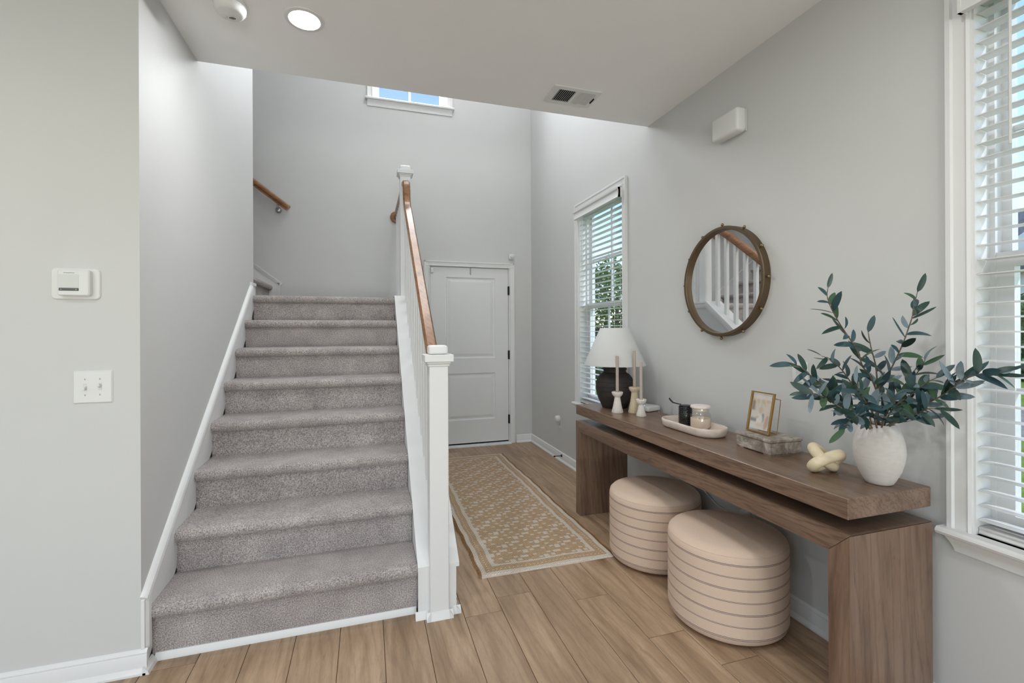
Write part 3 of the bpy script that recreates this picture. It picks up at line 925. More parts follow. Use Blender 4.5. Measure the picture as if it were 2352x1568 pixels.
# thermostat and switch on the wall facing the room
th = thing('thermostat', 'white wall thermostat with a grey screen and wide backing plate', 'thermostat', (-1.05, YF, 1.46))
def rbox(mb, x0, x1, y0, y1, z0, z1, r, e=.003, n=6):
    """box in the wall plane with rounded corners, front at y0"""
    def ring(rr, ins, y):
        out = []
        for cx, cz, a0 in ((x1 - ins - rr, z1 - ins - rr, 0), (x0 + ins + rr, z1 - ins - rr, 90), (x0 + ins + rr, z0 + ins + rr, 180), (x1 - ins - rr, z0 + ins + rr, 270)):
            for k in range(n):
                a = R(a0 + 90 * k / (n - 1)); out.append((cx + rr * math.cos(a), y, cz + rr * math.sin(a)))
        return out
    s = len(mb.v); q = 4 * n
    mb.v += ring(r, 0, y1) + ring(r, 0, y0 + e) + ring(max(r - e, .0005), e, y0)
    for lev in range(2):
        for k in range(q):
            j = (k + 1) % q
            mb.face((s + lev * q + k, s + lev * q + j, s + lev * q + q + j, s + lev * q + q + k))
    mb.face([s + 2 * q + k for k in range(q)]); mb.face([s + k for k in range(q)][::-1])
    return mb
obj('backing_plate', rbox(MB(), -1.126, -.975, YF - .007, YF, 1.458, 1.576, .016), M['plastic'], th, 40)
tb = obj('body', rbox(MB(), -1.096, -.998, YF - .030, YF - .006, 1.470, 1.568, .009, .004), M['plastic'], th, 40)
obj('screen', rbox(MB(), -1.0905, -1.030, YF - .0308, YF - .029, 1.4995, 1.5505, .002, .0004), M['screen'], tb)
obj('button_bar', rbox(MB(), -1.0905, -1.030, YF - .0311, YF - .029, 1.4885, 1.4990, .0015, .0004), M['screen_dark'], tb)
obj('minus_mark', MB().box(-1.0855, -1.0815, YF - .0316, YF - .031, 1.4932, 1.4942), M['plastic'], tb)
obj('plus_mark', MB().box(-1.0400, -1.0360, YF - .0316, YF - .031, 1.4932, 1.4942).box(-1.0385, -1.0375, YF - .0316, YF - .031, 1.4917, 1.4957), M['plastic'], tb)
def text(name, s, size, loc, rot, m, parent):
    c = bpy.data.curves.new(name, 'FONT'); c.body = s; c.size = size; c.extrude = .0001
    c.align_x = 'LEFT'
    o = bpy.data.objects.new(name, c); COL.objects.link(o)
    dg = bpy.context.evaluated_depsgraph_get()
    me = bpy.data.meshes.new_from_object(o.evaluated_get(dg))
    bpy.data.objects.remove(o, do_unlink=True)
    me.materials.clear(); me.materials.append(m)
    o = bpy.data.objects.new(name, me); COL.objects.link(o)
    o.parent = parent; o.location = Vector(loc) - wloc(parent); o.rotation_euler = rot
    return o
text('brand_text', 'Honeywell Home', .0046, (-1.076, YF - .0304, 1.5545), (R(90), 0, 0), M['ink'], tb)

sw = thing('light_switch', 'white double toggle light switch plate below the thermostat', 'light switch', (-1.0, YF, 1.06))
obj('plate', rbox(MB(), -1.062, -.938, YF - .006, YF, 1.063, 1.187, .004, .004), M['plastic'], sw, 40)
for x, up in ((-1.0235, -1), (-.977, 1)):
    obj('toggle_slot', MB().box(x - .0055, x + .0055, YF - .0068, YF - .005, 1.112, 1.138), M['plastic2'], sw)
    tg = MB().bbox(x - .0042, x + .0042, YF - .020, YF - .004, 1.120, 1.131, .0015)
    tg.v = [(a, b, c + up * (YF - .004 - b) * .45) for a, b, c in tg.v]
    obj('toggle', tg, M['plastic'], sw)
    for z in (1.095, 1.155):
        obj('screw', MB().lathe([(0, -.0072), (.003, -.0070), (.0035, -.006)], (x, YF, z), 12, 'y'), M['plastic2'], sw, 40)
        obj('screw_slot', MB().box(x - .0006, x + .0006, YF - .0076, YF - .0070, z - .0026, z + .0026), M['ink'], sw)

def wallplate_right(mb, y0, y1, z0, z1):
    return mb.bbox(W - .006, W, y0, y1, z0, z1, .003, 2)
ou = thing('wall_outlet', 'white wall outlet low on the right wall near the door', 'outlet', (W, 4.42, .33))
obj('plate', wallplate_right(MB(), 4.385, 4.455, .328, .443), M['plastic'], ou, 40)
for z in (.365, .408):
    obj('socket', MB().bbox(W - .0085, W - .005, 4.404, 4.436, z - .014, z + .014, .002), M['plastic2'], ou)
    obj('socket_slot', MB().box(W - .0092, W - .0084, 4.411, 4.4135, z - .006, z + .006).box(W - .0092, W - .0084, 4.4265, 4.429, z - .006, z + .006), M['dark'], ou)
np_ = thing('plug_in_freshener', 'round white plug-in device in the outlet near the door', 'plug-in', (W - .03, 4.42, .408))
obj('body', MB().lathe([(0, -.058), (.022, -.057), (.031, -.050), (.034, -.036), (.034, -.014), (.028, -.009), (0, -.009)], (W, 4.42, .426), 28, 'x'), M['plastic'], np_, 40)
obj('vent_slot', MB().box(W - .050, W - .044, 4.412, 4.428, .4598, .461), M['plastic2'], np_)
s2 = thing('wall_switch', 'white wall switch plate behind the leafy branches', 'light switch', (W, 1.64, 1.07))
obj('plate', wallplate_right(MB(), 1.600, 1.680, 1.066, 1.184), M['plastic'], s2, 40)
obj('rocker', MB().prism([(W - .006, 1.092), (W - .010, 1.092), (W - .007, 1.125), (W - .010, 1.158), (W - .006, 1.158)], 'y', 1.623, 1.657), M['plastic2'], s2)
ds = thing('door_stop', 'black door stop screwed to the right baseboard', 'door stop', (W - .012, 4.37, .06))
obj('flange', MB().lathe([(.014, -.0125), (.013, -.018), (.007, -.022), (0, -.024)], (W, 4.36, .060), 16, 'x'), M['black'], ds, 40)
obj('stem', MB().tube([(W - .018, 4.36, .060), (W - .080, 4.375, .056)], .004, 8), M['black'], ds, 40)
obj('tip', MB().tube([(W - .078, 4.3745, .056), (W - .094, 4.378, .055)], .008, 12), M['black'], ds, 40)

# ------------------------------------------------------------------ round mirror
mr = thing('round_mirror', 'round wall mirror in a studded bronze frame above the console', 'mirror', (W, 2.10, 1.30))
mc = (W, 2.103, 1.598)
obj('frame', MB().lathe([(.281, -.014), (.282, -.039), (.285, -.043), (.298, -.043), (.302, -.039), (.302, 0), (.281, 0)], mc, 96, 'x'), M['bronze'], mr, 30)
obj('glass', MB().lathe([(0, -.020), (.283, -.020)], mc, 96, 'x'), M['mirror'], mr)
obj('back_panel', MB().lathe([(0, -.018), (.280, -.018), (.280, -.001), (0, -.001)], mc, 64, 'x'), M['dark'], mr)
for k in range(12):
    a = R(90 + 30 * k + 1)
    u = Vector((0, math.cos(a), math.sin(a)))
    c = Vector(mc) + Vector((-.026, 0, 0)) + u * .302
    q = u.to_track_quat('Z', 'Y').to_matrix().to_4x4(); q.translation = c
    obj('stud', MB().lathe([(.0035, -.004), (.0040, .003), (.0070, .006), (.0085, .011), (.0070, .016), (.0035, .0192), (0, .0195)], (0, 0, 0), 14).xf(q), M['stud'], mr, 60)

# ------------------------------------------------------------------ console table
TX0, TX1, TY0, TY1 = 1.458, 1.842, 1.088, 3.110
tt = thing('console_table', 'long dark oak waterfall console table against the right wall', 'table', (1.65, 2.10, 0))
TZ = .792
obj('tabletop', MB().bbox(TX0, TX1, TY0 + .004, TY1 - .006, .724, TZ, .002), M['walnut_y'], tt)
obj('spacer', MB().box(TX0 + .13, TX1 - .06, TY0 + .40, TY1 - .40, .675, .724), M['walnut_y'], tt)
def mitre(y_out, y_in):
    pass
th_ = .072
beam = MB().prism([(TY0, .675), (TY1, .675), (TY1 - th_, .675 - th_), (TY0 + th_, .675 - th_)], 'x', TX0, TX1)
obj('beam', beam, M['walnut_y'], tt)
for a, s in ((TY0, 1), (TY1, -1)):
    e = .0006 * s
    lg = MB().prism([(a, 0), (a, .675 - .002), (a + s * th_, .675 - th_ - .002), (a + s * th_, 0)], 'x', TX0, TX1)
    obj('leg', lg, M['walnut_z'], tt)

# ------------------------------------------------------------------ ottomans
def ottoman(label, x, y):
    t = thing('ottoman', label, 'ottoman', (x, y, 0), group='round striped ottomans')
    r = .258
    z0, z1 = .012, .352
    prof = [(.0, z0), (r - .035, z0), (r - .016, z0 + .004), (r - .006, z0 + .014), (r - .001, z0 + .030)]
    mats = [0, 0, 0, 0]
    sp = (z1 - (z0 + .030)) / 6
    for k in range(7):
        zc = z0 + .036 + sp * k * .985
        d = (k % 2 == 0)
        if d: rows = [(-.0042, 1), (-.0022, 0), (.0008, 1), (.0030, 0)]
        else: rows = [(-.0036, 2), (-.0014, 0), (.0002, 2), (.0022, 0)]
        for off, mi in rows:
            prof.append((r, zc + off)); mats.append(mi if True else 0)
        mats[-len(rows) - 0:] = [0] + [m for _, m in rows[:-1]]
    prof.append((r, z1 + .006)); mats.append(0)
    obj('body', MB().lathe(prof, (x, y, 0), 64, mats=mats), [M['linen'], M['stripe_dark'], M['stripe_mid']], t, 40)
    top = [(r, z1 + .006), (r - .001, z1 + .020), (r - .006, z1 + .034), (r - .018, z1 + .047), (r - .045, z1 + .057), (r - .11, z1 + .064), (r - .19, z1 + .067), (0, z1 + .068)]
    obj('cushion_top', MB().lathe(top, (x, y, 0), 64), M['linen'], t, 60)
    pts = [(x + (r - .0055) * math.cos(R(k * 6)), y + (r - .0055) * math.sin(R(k * 6)), z1 + .033) for k in range(60)]
    obj('seam', MB().tube(pts, .0014, 5, closed=True), M['linen'], t, 60)
    a = R(-40)
    vs = [(x + (r + .0002) * math.cos(a), y + (r + .0002) * math.sin(a), z) for z in (z0 + .02, .1, .2, .3, z1 + .01)]
    obj('side_seam', MB().tube(vs, .0012, 5), M['linen'], t, 60)
    for k in range(3):
        a = R(30 + 120 * k)
        obj('foot', MB().lathe([(0, 0), (.018, 0), (.020, .012), (0, .012)], (x + .18 * math.cos(a), y + .18 * math.sin(a), 0), 16), M['black'], t)
ottoman('striped beige round ottoman under the console on the vase side', 1.598, 1.778)
ottoman('striped beige round ottoman under the console on the lamp side', 1.612, 2.366)

# ------------------------------------------------------------------ runner rug
RX0, RX1, RY0, RY1 = .580, 1.380, 2.432, 4.825
def rug():
    t = thing('runner_rug', 'jute runner rug woven with ivory blocks in front of the door', 'rug', ((RX0 + RX1) / 2, (RY0 + RY1) / 2, 0))
    nx, ny = 100, 300
    dx, dy = (RX1 - RX0) / nx, (RY1 - RY0) / ny
    me_v = []; rnd = random.Random(3)
    for j in range(ny + 1):
        for i in range(nx + 1):
            x = RX0 + dx * i + .0025 * math.sin(j * .21) + .004 * math.sin(j * .045)
            z = .010 + (.0008 if (i + j) % 2 else 0) - (.005 if i in (0, nx) or j in (0, ny) else 0)
            me_v.append((x, RY0 + dy * j + .004 * math.sin(i * .12), z))
    mb = MB(); mb.v = me_v
    for j in range(ny):
        for i in range(nx):
            a = j * (nx + 1) + i
            mb.face((a, a + 1, a + nx + 2, a + nx + 1))
    cols = []
    iv, ju = srgb(234, 225, 215), srgb(208, 180, 150)
    motif = [(0, 0, 4, 5), (6, 2, 3, 3), (4, 7, 3, 2), (9, 6, 6, 3), (0, 12, 3, 2), (15, 2, 3, 2), (13, 12, 4, 5), (19, 14, 3, 3), (17, 19, 3, 2), (22, 18, 6, 3), (9, 14, 3, 2), (6, 19, 3, 2), (20, 8, 3, 2), (22, 3, 3, 2)]
    PXm, PYm = 26, 24
    for j in range(ny):
        for i in range(nx):
            cx, cy = (i + .5) * dx * 100, (j + .5) * dy * 100      # cm
            d = min(cx, 80 - cx, cy, 239.3 - cy)
            if d < 3.2: w = 1
            elif d < 5.0: w = 0
            elif d < 5.8: w = 1 if (i + j) % 3 == 0 else 0
            elif d < 8.4: w = 0
            elif d < 10.2: w = 1
            else:
                w = 0
                u, v = (i - 12) % PXm, j % PYm
                for (a, b, ww, hh) in motif:
                    uu, vv = (u - a) % PXm, (v - b) % PYm
                    if uu < ww and vv < hh: w = 1; break
            c = iv if w else ju
            k = rnd.uniform(.86, 1.08) if not w else rnd.uniform(.94, 1.03)
            cols.append((c[0] * k, c[1] * k, c[2] * k, 1))
    m = new_mat('woven jute', (.6, .5, .4, 1), .95, spec=.05)
    at = N(m, 'ShaderNodeAttribute', attribute_name='weave')
    v = coords(m)
    wv = N(m, 'ShaderNodeTexWave', bands_direction='X'); wv.inputs['Scale'].default_value = 38; wv.inputs['Distortion'].default_value = 1.2
    L(m, v, wv.inputs['Vector'])
    wy = N(m, 'ShaderNodeTexWave', bands_direction='Y'); wy.inputs['Scale'].default_value = 34; wy.inputs['Distortion'].default_value = 2.5
    L(m, v, wy.inputs['Vector'])
    rib = mix(m, .5, ramp(m, wv.outputs['Fac'], [(.05, (.52, .47, .42, 1)), (.45, (1.05, 1.05, 1.05, 1))]), ramp(m, wy.outputs['Fac'], [(.05, (.55, .5, .45, 1)), (.5, (1.05, 1.05, 1.05, 1))]), 'MULTIPLY')
    fine = noise(m, v, 160, 3)
    L(m, mix(m, 1.0, at.outputs['Color'], rib, 'MULTIPLY'), bsdf(m).inputs['Base Color'])
    bump(m, wv.outputs['Fac'], .7, .003)
    o = obj('weave', mb, m, t)
    ca = o.data.color_attributes.new('weave', 'FLOAT_COLOR', 'CORNER')
    flat = []
    for p, c in zip(o.data.polygons, cols):
        for _ in p.loop_indices: flat.extend(c)
    ca.data.foreach_set('color', flat)
    M['jute'] = new_mat('jute yarn', srgb(160, 122, 84), .95, spec=.05)
    M['ivory'] = new_mat('ivory yarn', srgb(214, 203, 192), .95, spec=.05)
    # underside so the edge reads as thick cloth
    ed = MB()
    lo = [(RX0 + .004 * math.sin(j * .045) + .0025 * math.sin(j * .21), RY0 + dy * j) for j in range(ny + 1)]
    for (j, (x, y)) in enumerate(lo[:-1]):
        x2, y2 = lo[j + 1]
        for s in (0, RX1 - RX0):
            b = len(ed.v)
            ed.v += [(x + s, y, .0), (x2 + s, y2, .0), (x2 + s, y2, .0062), (x + s, y, .0062)]
            ed.face((b, b + 1, b + 2, b + 3))
    ed.box(RX0 + .004, RX1 - .004, RY0, RY0 + .006, .0, .0065).box(RX0 + .004, RX1 - .004, RY1 - .006, RY1, .0, .0065)
    obj('edge_binding', ed, M['ivory'], t)
    fr = MB(); rr = random.Random(5)
    for s in (0, 1):
        for k in range(215):
            y = RY0 + .008 + k * (RY1 - RY0 - .016) / 214
            j = (y - RY0) / dy
            x = (RX1 if s else RX0) + .004 * math.sin(j * .045) + .0025 * math.sin(j * .21)
            o_ = 1 if s else -1
            l = .011 + rr.uniform(-.002, .004)
            fr.tube([(x - o_ * .006, y, .0105), (x + o_ * l * .6, y + rr.uniform(-.002, .002), .0085), (x + o_ * l, y + rr.uniform(-.002, .002), .0035)], .0023, 5)
    f = obj('whip_stitch', fr, M['jute'], t, 60)
    f['kind'] = 'stuff'
rug()

# ------------------------------------------------------------------ things on the console
def lamp():
    x, y = 1.665, 2.908
    t = thing('table_lamp', 'black clay urn table lamp with a white cone shade', 'lamp', (x, y, TZ))
    c = (x, y, TZ)
    pr = [(0, 0), (.082, 0), (.088, .004), (.100, .030), (.118, .070), (.129, .110), (.1325, .146), (.130, .178), (.119, .210), (.100, .233), (.084, .243), (.078, .248), (.078, .262), (.083, .266), (.083, .274), (.078, .278), (.060, .279), (0, .279)]
    b = obj('base', MB().lathe(pr, c, 56), M['pot'], t, 50)
    for z in (.150, .182, .120):
        rr = {.150: .1324, .182: .1290, .120: .1306}[z]
        pts = [(x + rr * math.cos(R(k * 7.5)), y + rr * math.sin(R(k * 7.5)), TZ + z) for k in range(48)]
        obj('groove', MB().tube(pts, .0011, 5, closed=True), M['black'], b, 60)
    obj('stem', MB().tube([(x, y, TZ + .275), (x, y, TZ + .50)], .007, 10), M['black'], t, 50)
    obj('shade', MB().lathe([(.214, .296), (.215, .300), (.100, .556), (.098, .557), (.0965, .555), (.212, .297), (.214, .296)], c, 64), M['shade'], t, 50)
    sp = MB()
    for k in range(3):
        a = R(120 * k + 20)
        sp.tube([(x, y, TZ + .50), (x + .100 * math.cos(a), y + .100 * math.sin(a), TZ + .54)], .002, 6)
    sp.lathe([(0, .495), (.012, .495), (.012, .505), (0, .505)], c, 12)
    obj('shade_spider', sp, M['black'], t, 50)
    obj('bulb', MB().lathe([(0, .36), (.020, .365), (.030, .39), (.026, .42), (.013, .445), (.013, .47), (0, .47)], c, 16), M['plastic'], t, 60)
lamp()
def holder(label, x, y, h, rc, rb, m, clabel, ctop):
    t = thing('candle_holder', label, 'candle holder', (x, y, TZ))
    n = 40; mb = MB()
    hc = h - .036
    prof = [(0, 0, 0), (rb - .002, 0, .2), (rb, .004, 1), (rb * .78, hc * .35, 1), (rb * .58, hc * .75, 1), (rb * .50, hc - .004, 1), (rb * .50, hc + .002, .6), (rc * .66, hc + .006, .9), (rc * .90, hc + .016, 1), (rc, hc + .029, 1), (rc * .99, h - .002, .8), (rc * .90, h, .3), (rc * .55, h - .006, 0), (.011, h - .010, 0), (0, h - .012, 0)]
    rings = []
    for (r, z, fl) in prof:
        if r == 0:
            rings.append([len(mb.v)]); mb.v.append((x, y, TZ + z)); continue
        ids = []
        for k in range(n * 2):
            a = math.pi * k / n
            rr = r * (1 - .055 * fl * (.5 + .5 * math.cos(a * 16)))
            ids.append(len(mb.v)); mb.v.append((x + rr * math.cos(a), y + rr * math.sin(a), TZ + z))
        rings.append(ids)
    for A, B in zip(rings, rings[1:]):
        for k in range(2 * n):
            j = (k + 1) % (2 * n)
            if len(A) == 1: mb.face((A[0], B[j], B[k]))
            elif len(B) == 1: mb.face((A[k], A[j], B[0]))
            else: mb.face((A[k], A[j], B[j], B[k]))
    obj('fluted_body', mb, m, t, 60)
    cd = thing('taper_candle', clabel, 'candle', (x, y, TZ + h - .012))
    hh = ctop - (TZ + h - .012)
    obj('wax', MB().lathe([(0, 0), (.0105, 0), (.0095, hh - .003), (.008, hh), (0, hh)], (x, y, TZ + h - .0115), 20), M['taper'], cd, 50)
    obj('wick', MB().tube([(x, y, ctop - .004), (x + .001, y, ctop + .004)], .0009, 5), M['plastic2'], cd)
holder('white fluted candle holder of middle height in front of the urn lamp', 1.573, 2.715, .137, .037, .0385, M['ceramic'], 'taupe taper candle in the middle-height white holder', 1.163)
holder('tallest fluted candle holder, cream coloured', 1.678, 2.676, .168, .037, .042, M['ceramic_cream'], 'taupe taper candle in the tallest cream holder', 1.198)
holder('shortest white fluted candle holder, beside the router', 1.648, 2.553, .107, .033, .0325, M['ceramic'], 'taupe taper candle in the shortest white holder', 1.132)

ro = thing('internet_router', 'low white router box with a blue light behind the candle holders', 'router', (1.800, 2.735, TZ), R(18))
obj('case', MB().bbox(-.062, .062, -.075, .075, .003, .034, .005, 2), M['plastic'], ro, 40, local=True)
obj('status_light', MB().lathe([(.007, .0338), (.006, .0346), (0, .0347)], (-.030, -.012, 0), 14), M['led'], ro, local=True)
for a, b in ((-.05, -.06), (.05, -.06), (-.05, .06), (.05, .06)):
    obj('foot', MB().lathe([(0, 0), (.006, 0), (.006, .004)], (a, b, 0), 10), M['black'], ro, local=True)

def stadium(x0, x1, y0, y1, n=14):
    r = (x1 - x0) / 2; cx = (x0 + x1) / 2; out = []
    for k in range(n + 1):
        a = math.pi * k / n; out.append((cx + r * math.cos(a), y1 - r + r * math.sin(a)))
    for k in range(n + 1):
        a = math.pi + math.pi * k / n; out.append((cx + r * math.cos(a), y0 + r + r * math.sin(a)))
    return out
def tray():
    cx, cy = 1.668, 2.092
    t = thing('oval_tray', 'whitewashed oval tray holding candles on the console', 'tray', (cx, cy, TZ))
    mb = MB(); L_ = []
    for ins, z in ((.024, .0), (.012, .004), (.004, .014), (.0, .034), (.0, .044), (.002, .046), (.006, .046), (.008, .043), (.012, .016), (.022, .010)):
        L_.append([(x, y, TZ + z) for x, y in stadium(cx - .094 + ins, cx + .094 - ins, cy - .208 + ins, cy + .208 - ins)])
    n = len(L_[0])
    for r in L_: mb.v += r
    for i in range(len(L_) - 1):
        for k in range(n):
            j = (k + 1) % n; mb.face((i * n + k, i * n + j, (i + 1) * n + j, (i + 1) * n + k))
    mb.face([k for k in range(n)][::-1]); mb.face([(len(L_) - 1) * n + k for k in range(n)])
    obj('tray_body', mb, M['tray'], t, 50)
tray()
TB = TZ + .0105
hb = thing('hobnail_candle_jar', 'black hobnail glass candle jar standing in the oval tray', 'candle', (1.697, 2.190, TB))
hx, hy = 1.697, 2.190
obj('jar', MB().lathe([(0, 0), (.034, 0), (.0345, .002), (.0345, .104), (.0335, .106), (.031, .104), (.031, .060), (0, .058)], (hx, hy, TB), 36), M['hob'], hb, 40)
hs = MB()
for j in range(9):
    for k in range(22):
        a = 2 * math.pi * (k + .5 * (j % 2)) / 22; z = TB + .008 + .0112 * j
        u = Vector((math.cos(a), math.sin(a), 0)); c = Vector((hx, hy, z)) + u * .034
        q = u.to_track_quat('Z', 'Y').to_matrix().to_4x4(); q.translation = c
        hs.v and None
        t2 = MB().lathe([(.0044, 0), (.0032, .0022), (0, .0032)], (0, 0, 0), 6).xf(q)
        b = len(hs.v); hs.v += t2.v
        for f in t2.f: hs.face([b + i for i in f])
o = obj('hobnails', hs, M['hob'], hb, 80); o['kind'] = 'stuff'
obj('wax', MB().lathe([(0, .0), (.0305, .0)], (hx, hy, TB + .062), 28), M['wax'], hb)
sn = thing('candle_snuffer', 'black candle tool with a bent end resting across the dark jar', 'candle snuffer', (hx, hy, TB + .107))
zt = TB + .1085
obj('handle', MB().tube([(1.690, 2.325, zt + .022), (1.691, 2.309, zt + .010), (1.692, 2.296, zt + .003), (1.693, 2.27, zt + .001), (1.696, 2.228, zt + .0005)], [.004, .0045, .0045, .0035, .003], 8), M['black'], sn, 50)
obj('blade', MB().lathe([(0, -.0015), (.030, -.0015), (.031, .0), (.030, .0015), (0, .0015)], (1.698, 2.186, zt), 28), M['black'], sn, 40)
jr = thing('glass_candle_jar', 'clear glass candle jar with a pale lid in the oval tray', 'candle', (1.716, 2.090, TB))
jx, jy = 1.716, 2.090
obj('glass', MB().lathe([(0, 0), (.048, 0), (.053, .005), (.054, .014), (.054, .070), (.051, .080), (.044, .088), (.042, .094), (.042, .108), (.0395, .108), (.0395, .092), (.048, .079), (.0515, .070), (.0515, .012), (.046, .004), (0, .004)], (jx, jy, TB), 44), M['jar'], jr, 50)
obj('wax', MB().lathe([(0, .0045), (.046, .0045), (.051, .013), (.051, .056), (.048, .055), (0, .054)], (jx, jy, TB), 40), M['wax'], jr, 50)
obj('lid', MB().lathe([(0, .1085), (.046, .1085), (.0515, .112), (.052, .118), (.049, .123), (.030, .126), (0, .127)], (jx, jy, TB), 40), M['ceramic'], jr, 50)
obj('lid_ring', MB().lathe([(.0395, .096), (.039, .1085), (0, .1085), (0, .096), (.0395, .096)], (jx, jy, TB), 32), M['wax'], jr, 50)
obj('emblem', MB().bbox(jx - .0405, jx - .0395, jy - .0383, jy - .0355, TB + .056, TB + .066, .0004).xf(Matrix.Translation((0, 0, 0))), M['ink'], jr)
mt_ = thing('matchbox', 'small white matchbox lying in the oval tray', 'matchbox', (1.668, 1.985, TB + .0005), R(28))
obj('sleeve', MB().bbox(-.020, .020, -.030, .030, .0, .014, .001), M['plastic'], mt_, local=True)
obj('striker', MB().box(-.0205, .0205, -.029, .029, .003, .011), M['dark'], mt_, local=True)

bx = thing('marble_box', 'lidded brown marble box under the gold photo frame', 'box', (1.722, 1.655, TZ), R(-3))
bb = MB().bbox(-.083, .083, -.101, .101, .004, .056, .003)
bb.box(-.080, .080, -.098, -.060, .0, .006).box(-.080, .080, .060, .098, .0, .006)
obj('box_body', bb, M['stone'], bx, local=True)
obj('lid', MB().bbox(-.086, .086, -.104, .104, .0565, .069, .003, 2), M['stone'], bx, local=True)

def photo_frame():
    t = thing('photo_frame', 'gold metal photo frame with a family photo on the marble box', 'photo frame', (1.702, 1.690, TZ + .069), R(-2))
    lean = R(11)
    m4 = Matrix.Rotation(lean, 4, 'Y')
    w, h, b = .132, .186, .006
    f = MB()
    f.bbox(-.009, .003, -w / 2, -w / 2 + b, 0, h, .0008).bbox(-.009, .003, w / 2 - b, w / 2, 0, h, .0008)
    f.bbox(-.009, .003, -w / 2 + b, w / 2 - b, 0, b, .0008).bbox(-.009, .003, -w / 2 + b, w / 2 - b, h - b, h, .0008)
    obj('frame', f.xf(m4).shift((0, 0, .002)), M['gold'], t, local=True)
    obj('front_glass', MB().box(-.0055, -.0045, -w / 2 + b, w / 2 - b, b, h - b).xf(m4).shift((0, 0, .002)), M['glass'], t, local=True)
    nx, nz = 44, 64
    pw, ph = .104, .156
    mb = MB(); cols = []
    for j in range(nz + 1):
        for i in range(nx + 1):
            mb.v.append((-.003, pw / 2 - pw * i / nx, .015 + ph * j / nz))
    def E(u, v, cu, cv, ru, rv, an=0):
        a, b_ = u - cu, v - cv
        a, b_ = a * math.cos(an) + b_ * math.sin(an), -a * math.sin(an) + b_ * math.cos(an)
        return (a / ru) ** 2 + (b_ / rv) ** 2 < 1
    rnd = random.Random(11)
    for j in range(nz):
        for i in range(nx):
            u, v = i / nx, j / nz
            mb.face((j * (nx + 1) + i, j * (nx + 1) + i + 1, (j + 1) * (nx + 1) + i + 1, (j + 1) * (nx + 1) + i))
            k = rnd.uniform(.95, 1.04)
            if v > .86: c = (234, 222, 216)
            elif v > .74: c = (204, 178, 140) if math.sin(u * 23 + v * 9) > -.3 else (222, 204, 178)
            elif v > .52: c = (206, 194, 178) if math.sin(u * 31 + v * 25) > 0 else (222, 208, 192)
            elif v > .16: c = (226, 214, 204)
            else: c = (232, 222, 214)
            if u < .14 and .52 < v < .80: c = (132, 112, 92)
            if u < .34 and .20 < v < .30: c = (112, 116, 126)
            if E(u, v, .32, .26, .06, .07): c = (74, 74, 80)
            if E(u, v, .88, .50, .20, .30): c = (226, 204, 190)
            if E(u, v, .86, .22, .10, .22, -.25): c = (196, 142, 122)
            if E(u, v, .64, .34, .08, .14): c = (116, 116, 128)
            if E(u, v, .47, .27, .17, .18): c = (238, 232, 228)
            if E(u, v, .34, .33, .10, .035, .3): c = (218, 172, 150)
            if E(u, v, .48, .53, .095, .085): c = (222, 178, 156)
            if E(u, v, .47, .59, .085, .045): c = (206, 176, 142)
            if E(u, v, .50, .12, .22, .06): c = (228, 200, 188)
            c = tuple(.68 * a_ + .32 * b_ for a_, b_ in zip(c, (228, 216, 206)))
            q = srgb(*c); cols.append((q[0] * k, q[1] * k, q[2] * k, 1))
    for _ in range(2):
        cols = [tuple(sum(cols[min(max(j + b_, 0), nz - 1) * nx + min(max(i + a_, 0), nx - 1)][k] for a_ in (-1, 0, 1) for b_ in (-1, 0, 1)) / 9 for k in range(3)) + (1,) for j in range(nz) for i in range(nx)]
    m = new_mat('printed photograph', (.8, .7, .6, 1), .35)
    at = N(m, 'ShaderNodeAttribute', attribute_name='print'); L(m, at.outputs['Color'], bsdf(m).inputs['Base Color'])
    o = obj('photograph', mb.xf(m4).shift((0, 0, .002)), m, t, local=True)
    ca = o.data.color_attributes.new('print', 'FLOAT_COLOR', 'CORNER')
    flat = []
    for p, c in zip(o.data.polygons, cols):
        for _ in p.loop_indices: flat.extend(c)
    ca.data.foreach_set('color', flat)
    s = MB().tube([(.006, -.046, .150), (.052, -.046, .168 - .006), (.056, -.046, .160), (.054, -.046, .020), (.052, -.046, .003), (.046, -.046, .0022), (.004, -.046, .0022)], .0016, 6)
    s = MB()
    up = m4 @ Vector((.002, 0, h - .018)); 
    z_t = up.z
    pts = [(up.x, -.054, z_t), (up.x + .040, -.054, z_t - .010), (up.x + .018, -.054, .0022)]
    s.tube(pts, .0016, 6).tube([(p[0], .054, p[2]) for p in pts], .0016, 6)
    s.tube([(pts[2][0], -.054, .0022), (pts[2][0], .054, .0022)], .0016, 6).tube([(pts[1][0], -.054, pts[1][2]), (pts[1][0], .054, pts[1][2])], .0016, 6)
    s.tube([(pts[2][0], -.054, .0022), (.002, -.054, .0030)], .0016, 6)
    obj('wire_stand', s, M['gold'], t, 50, local=True)
photo_frame()

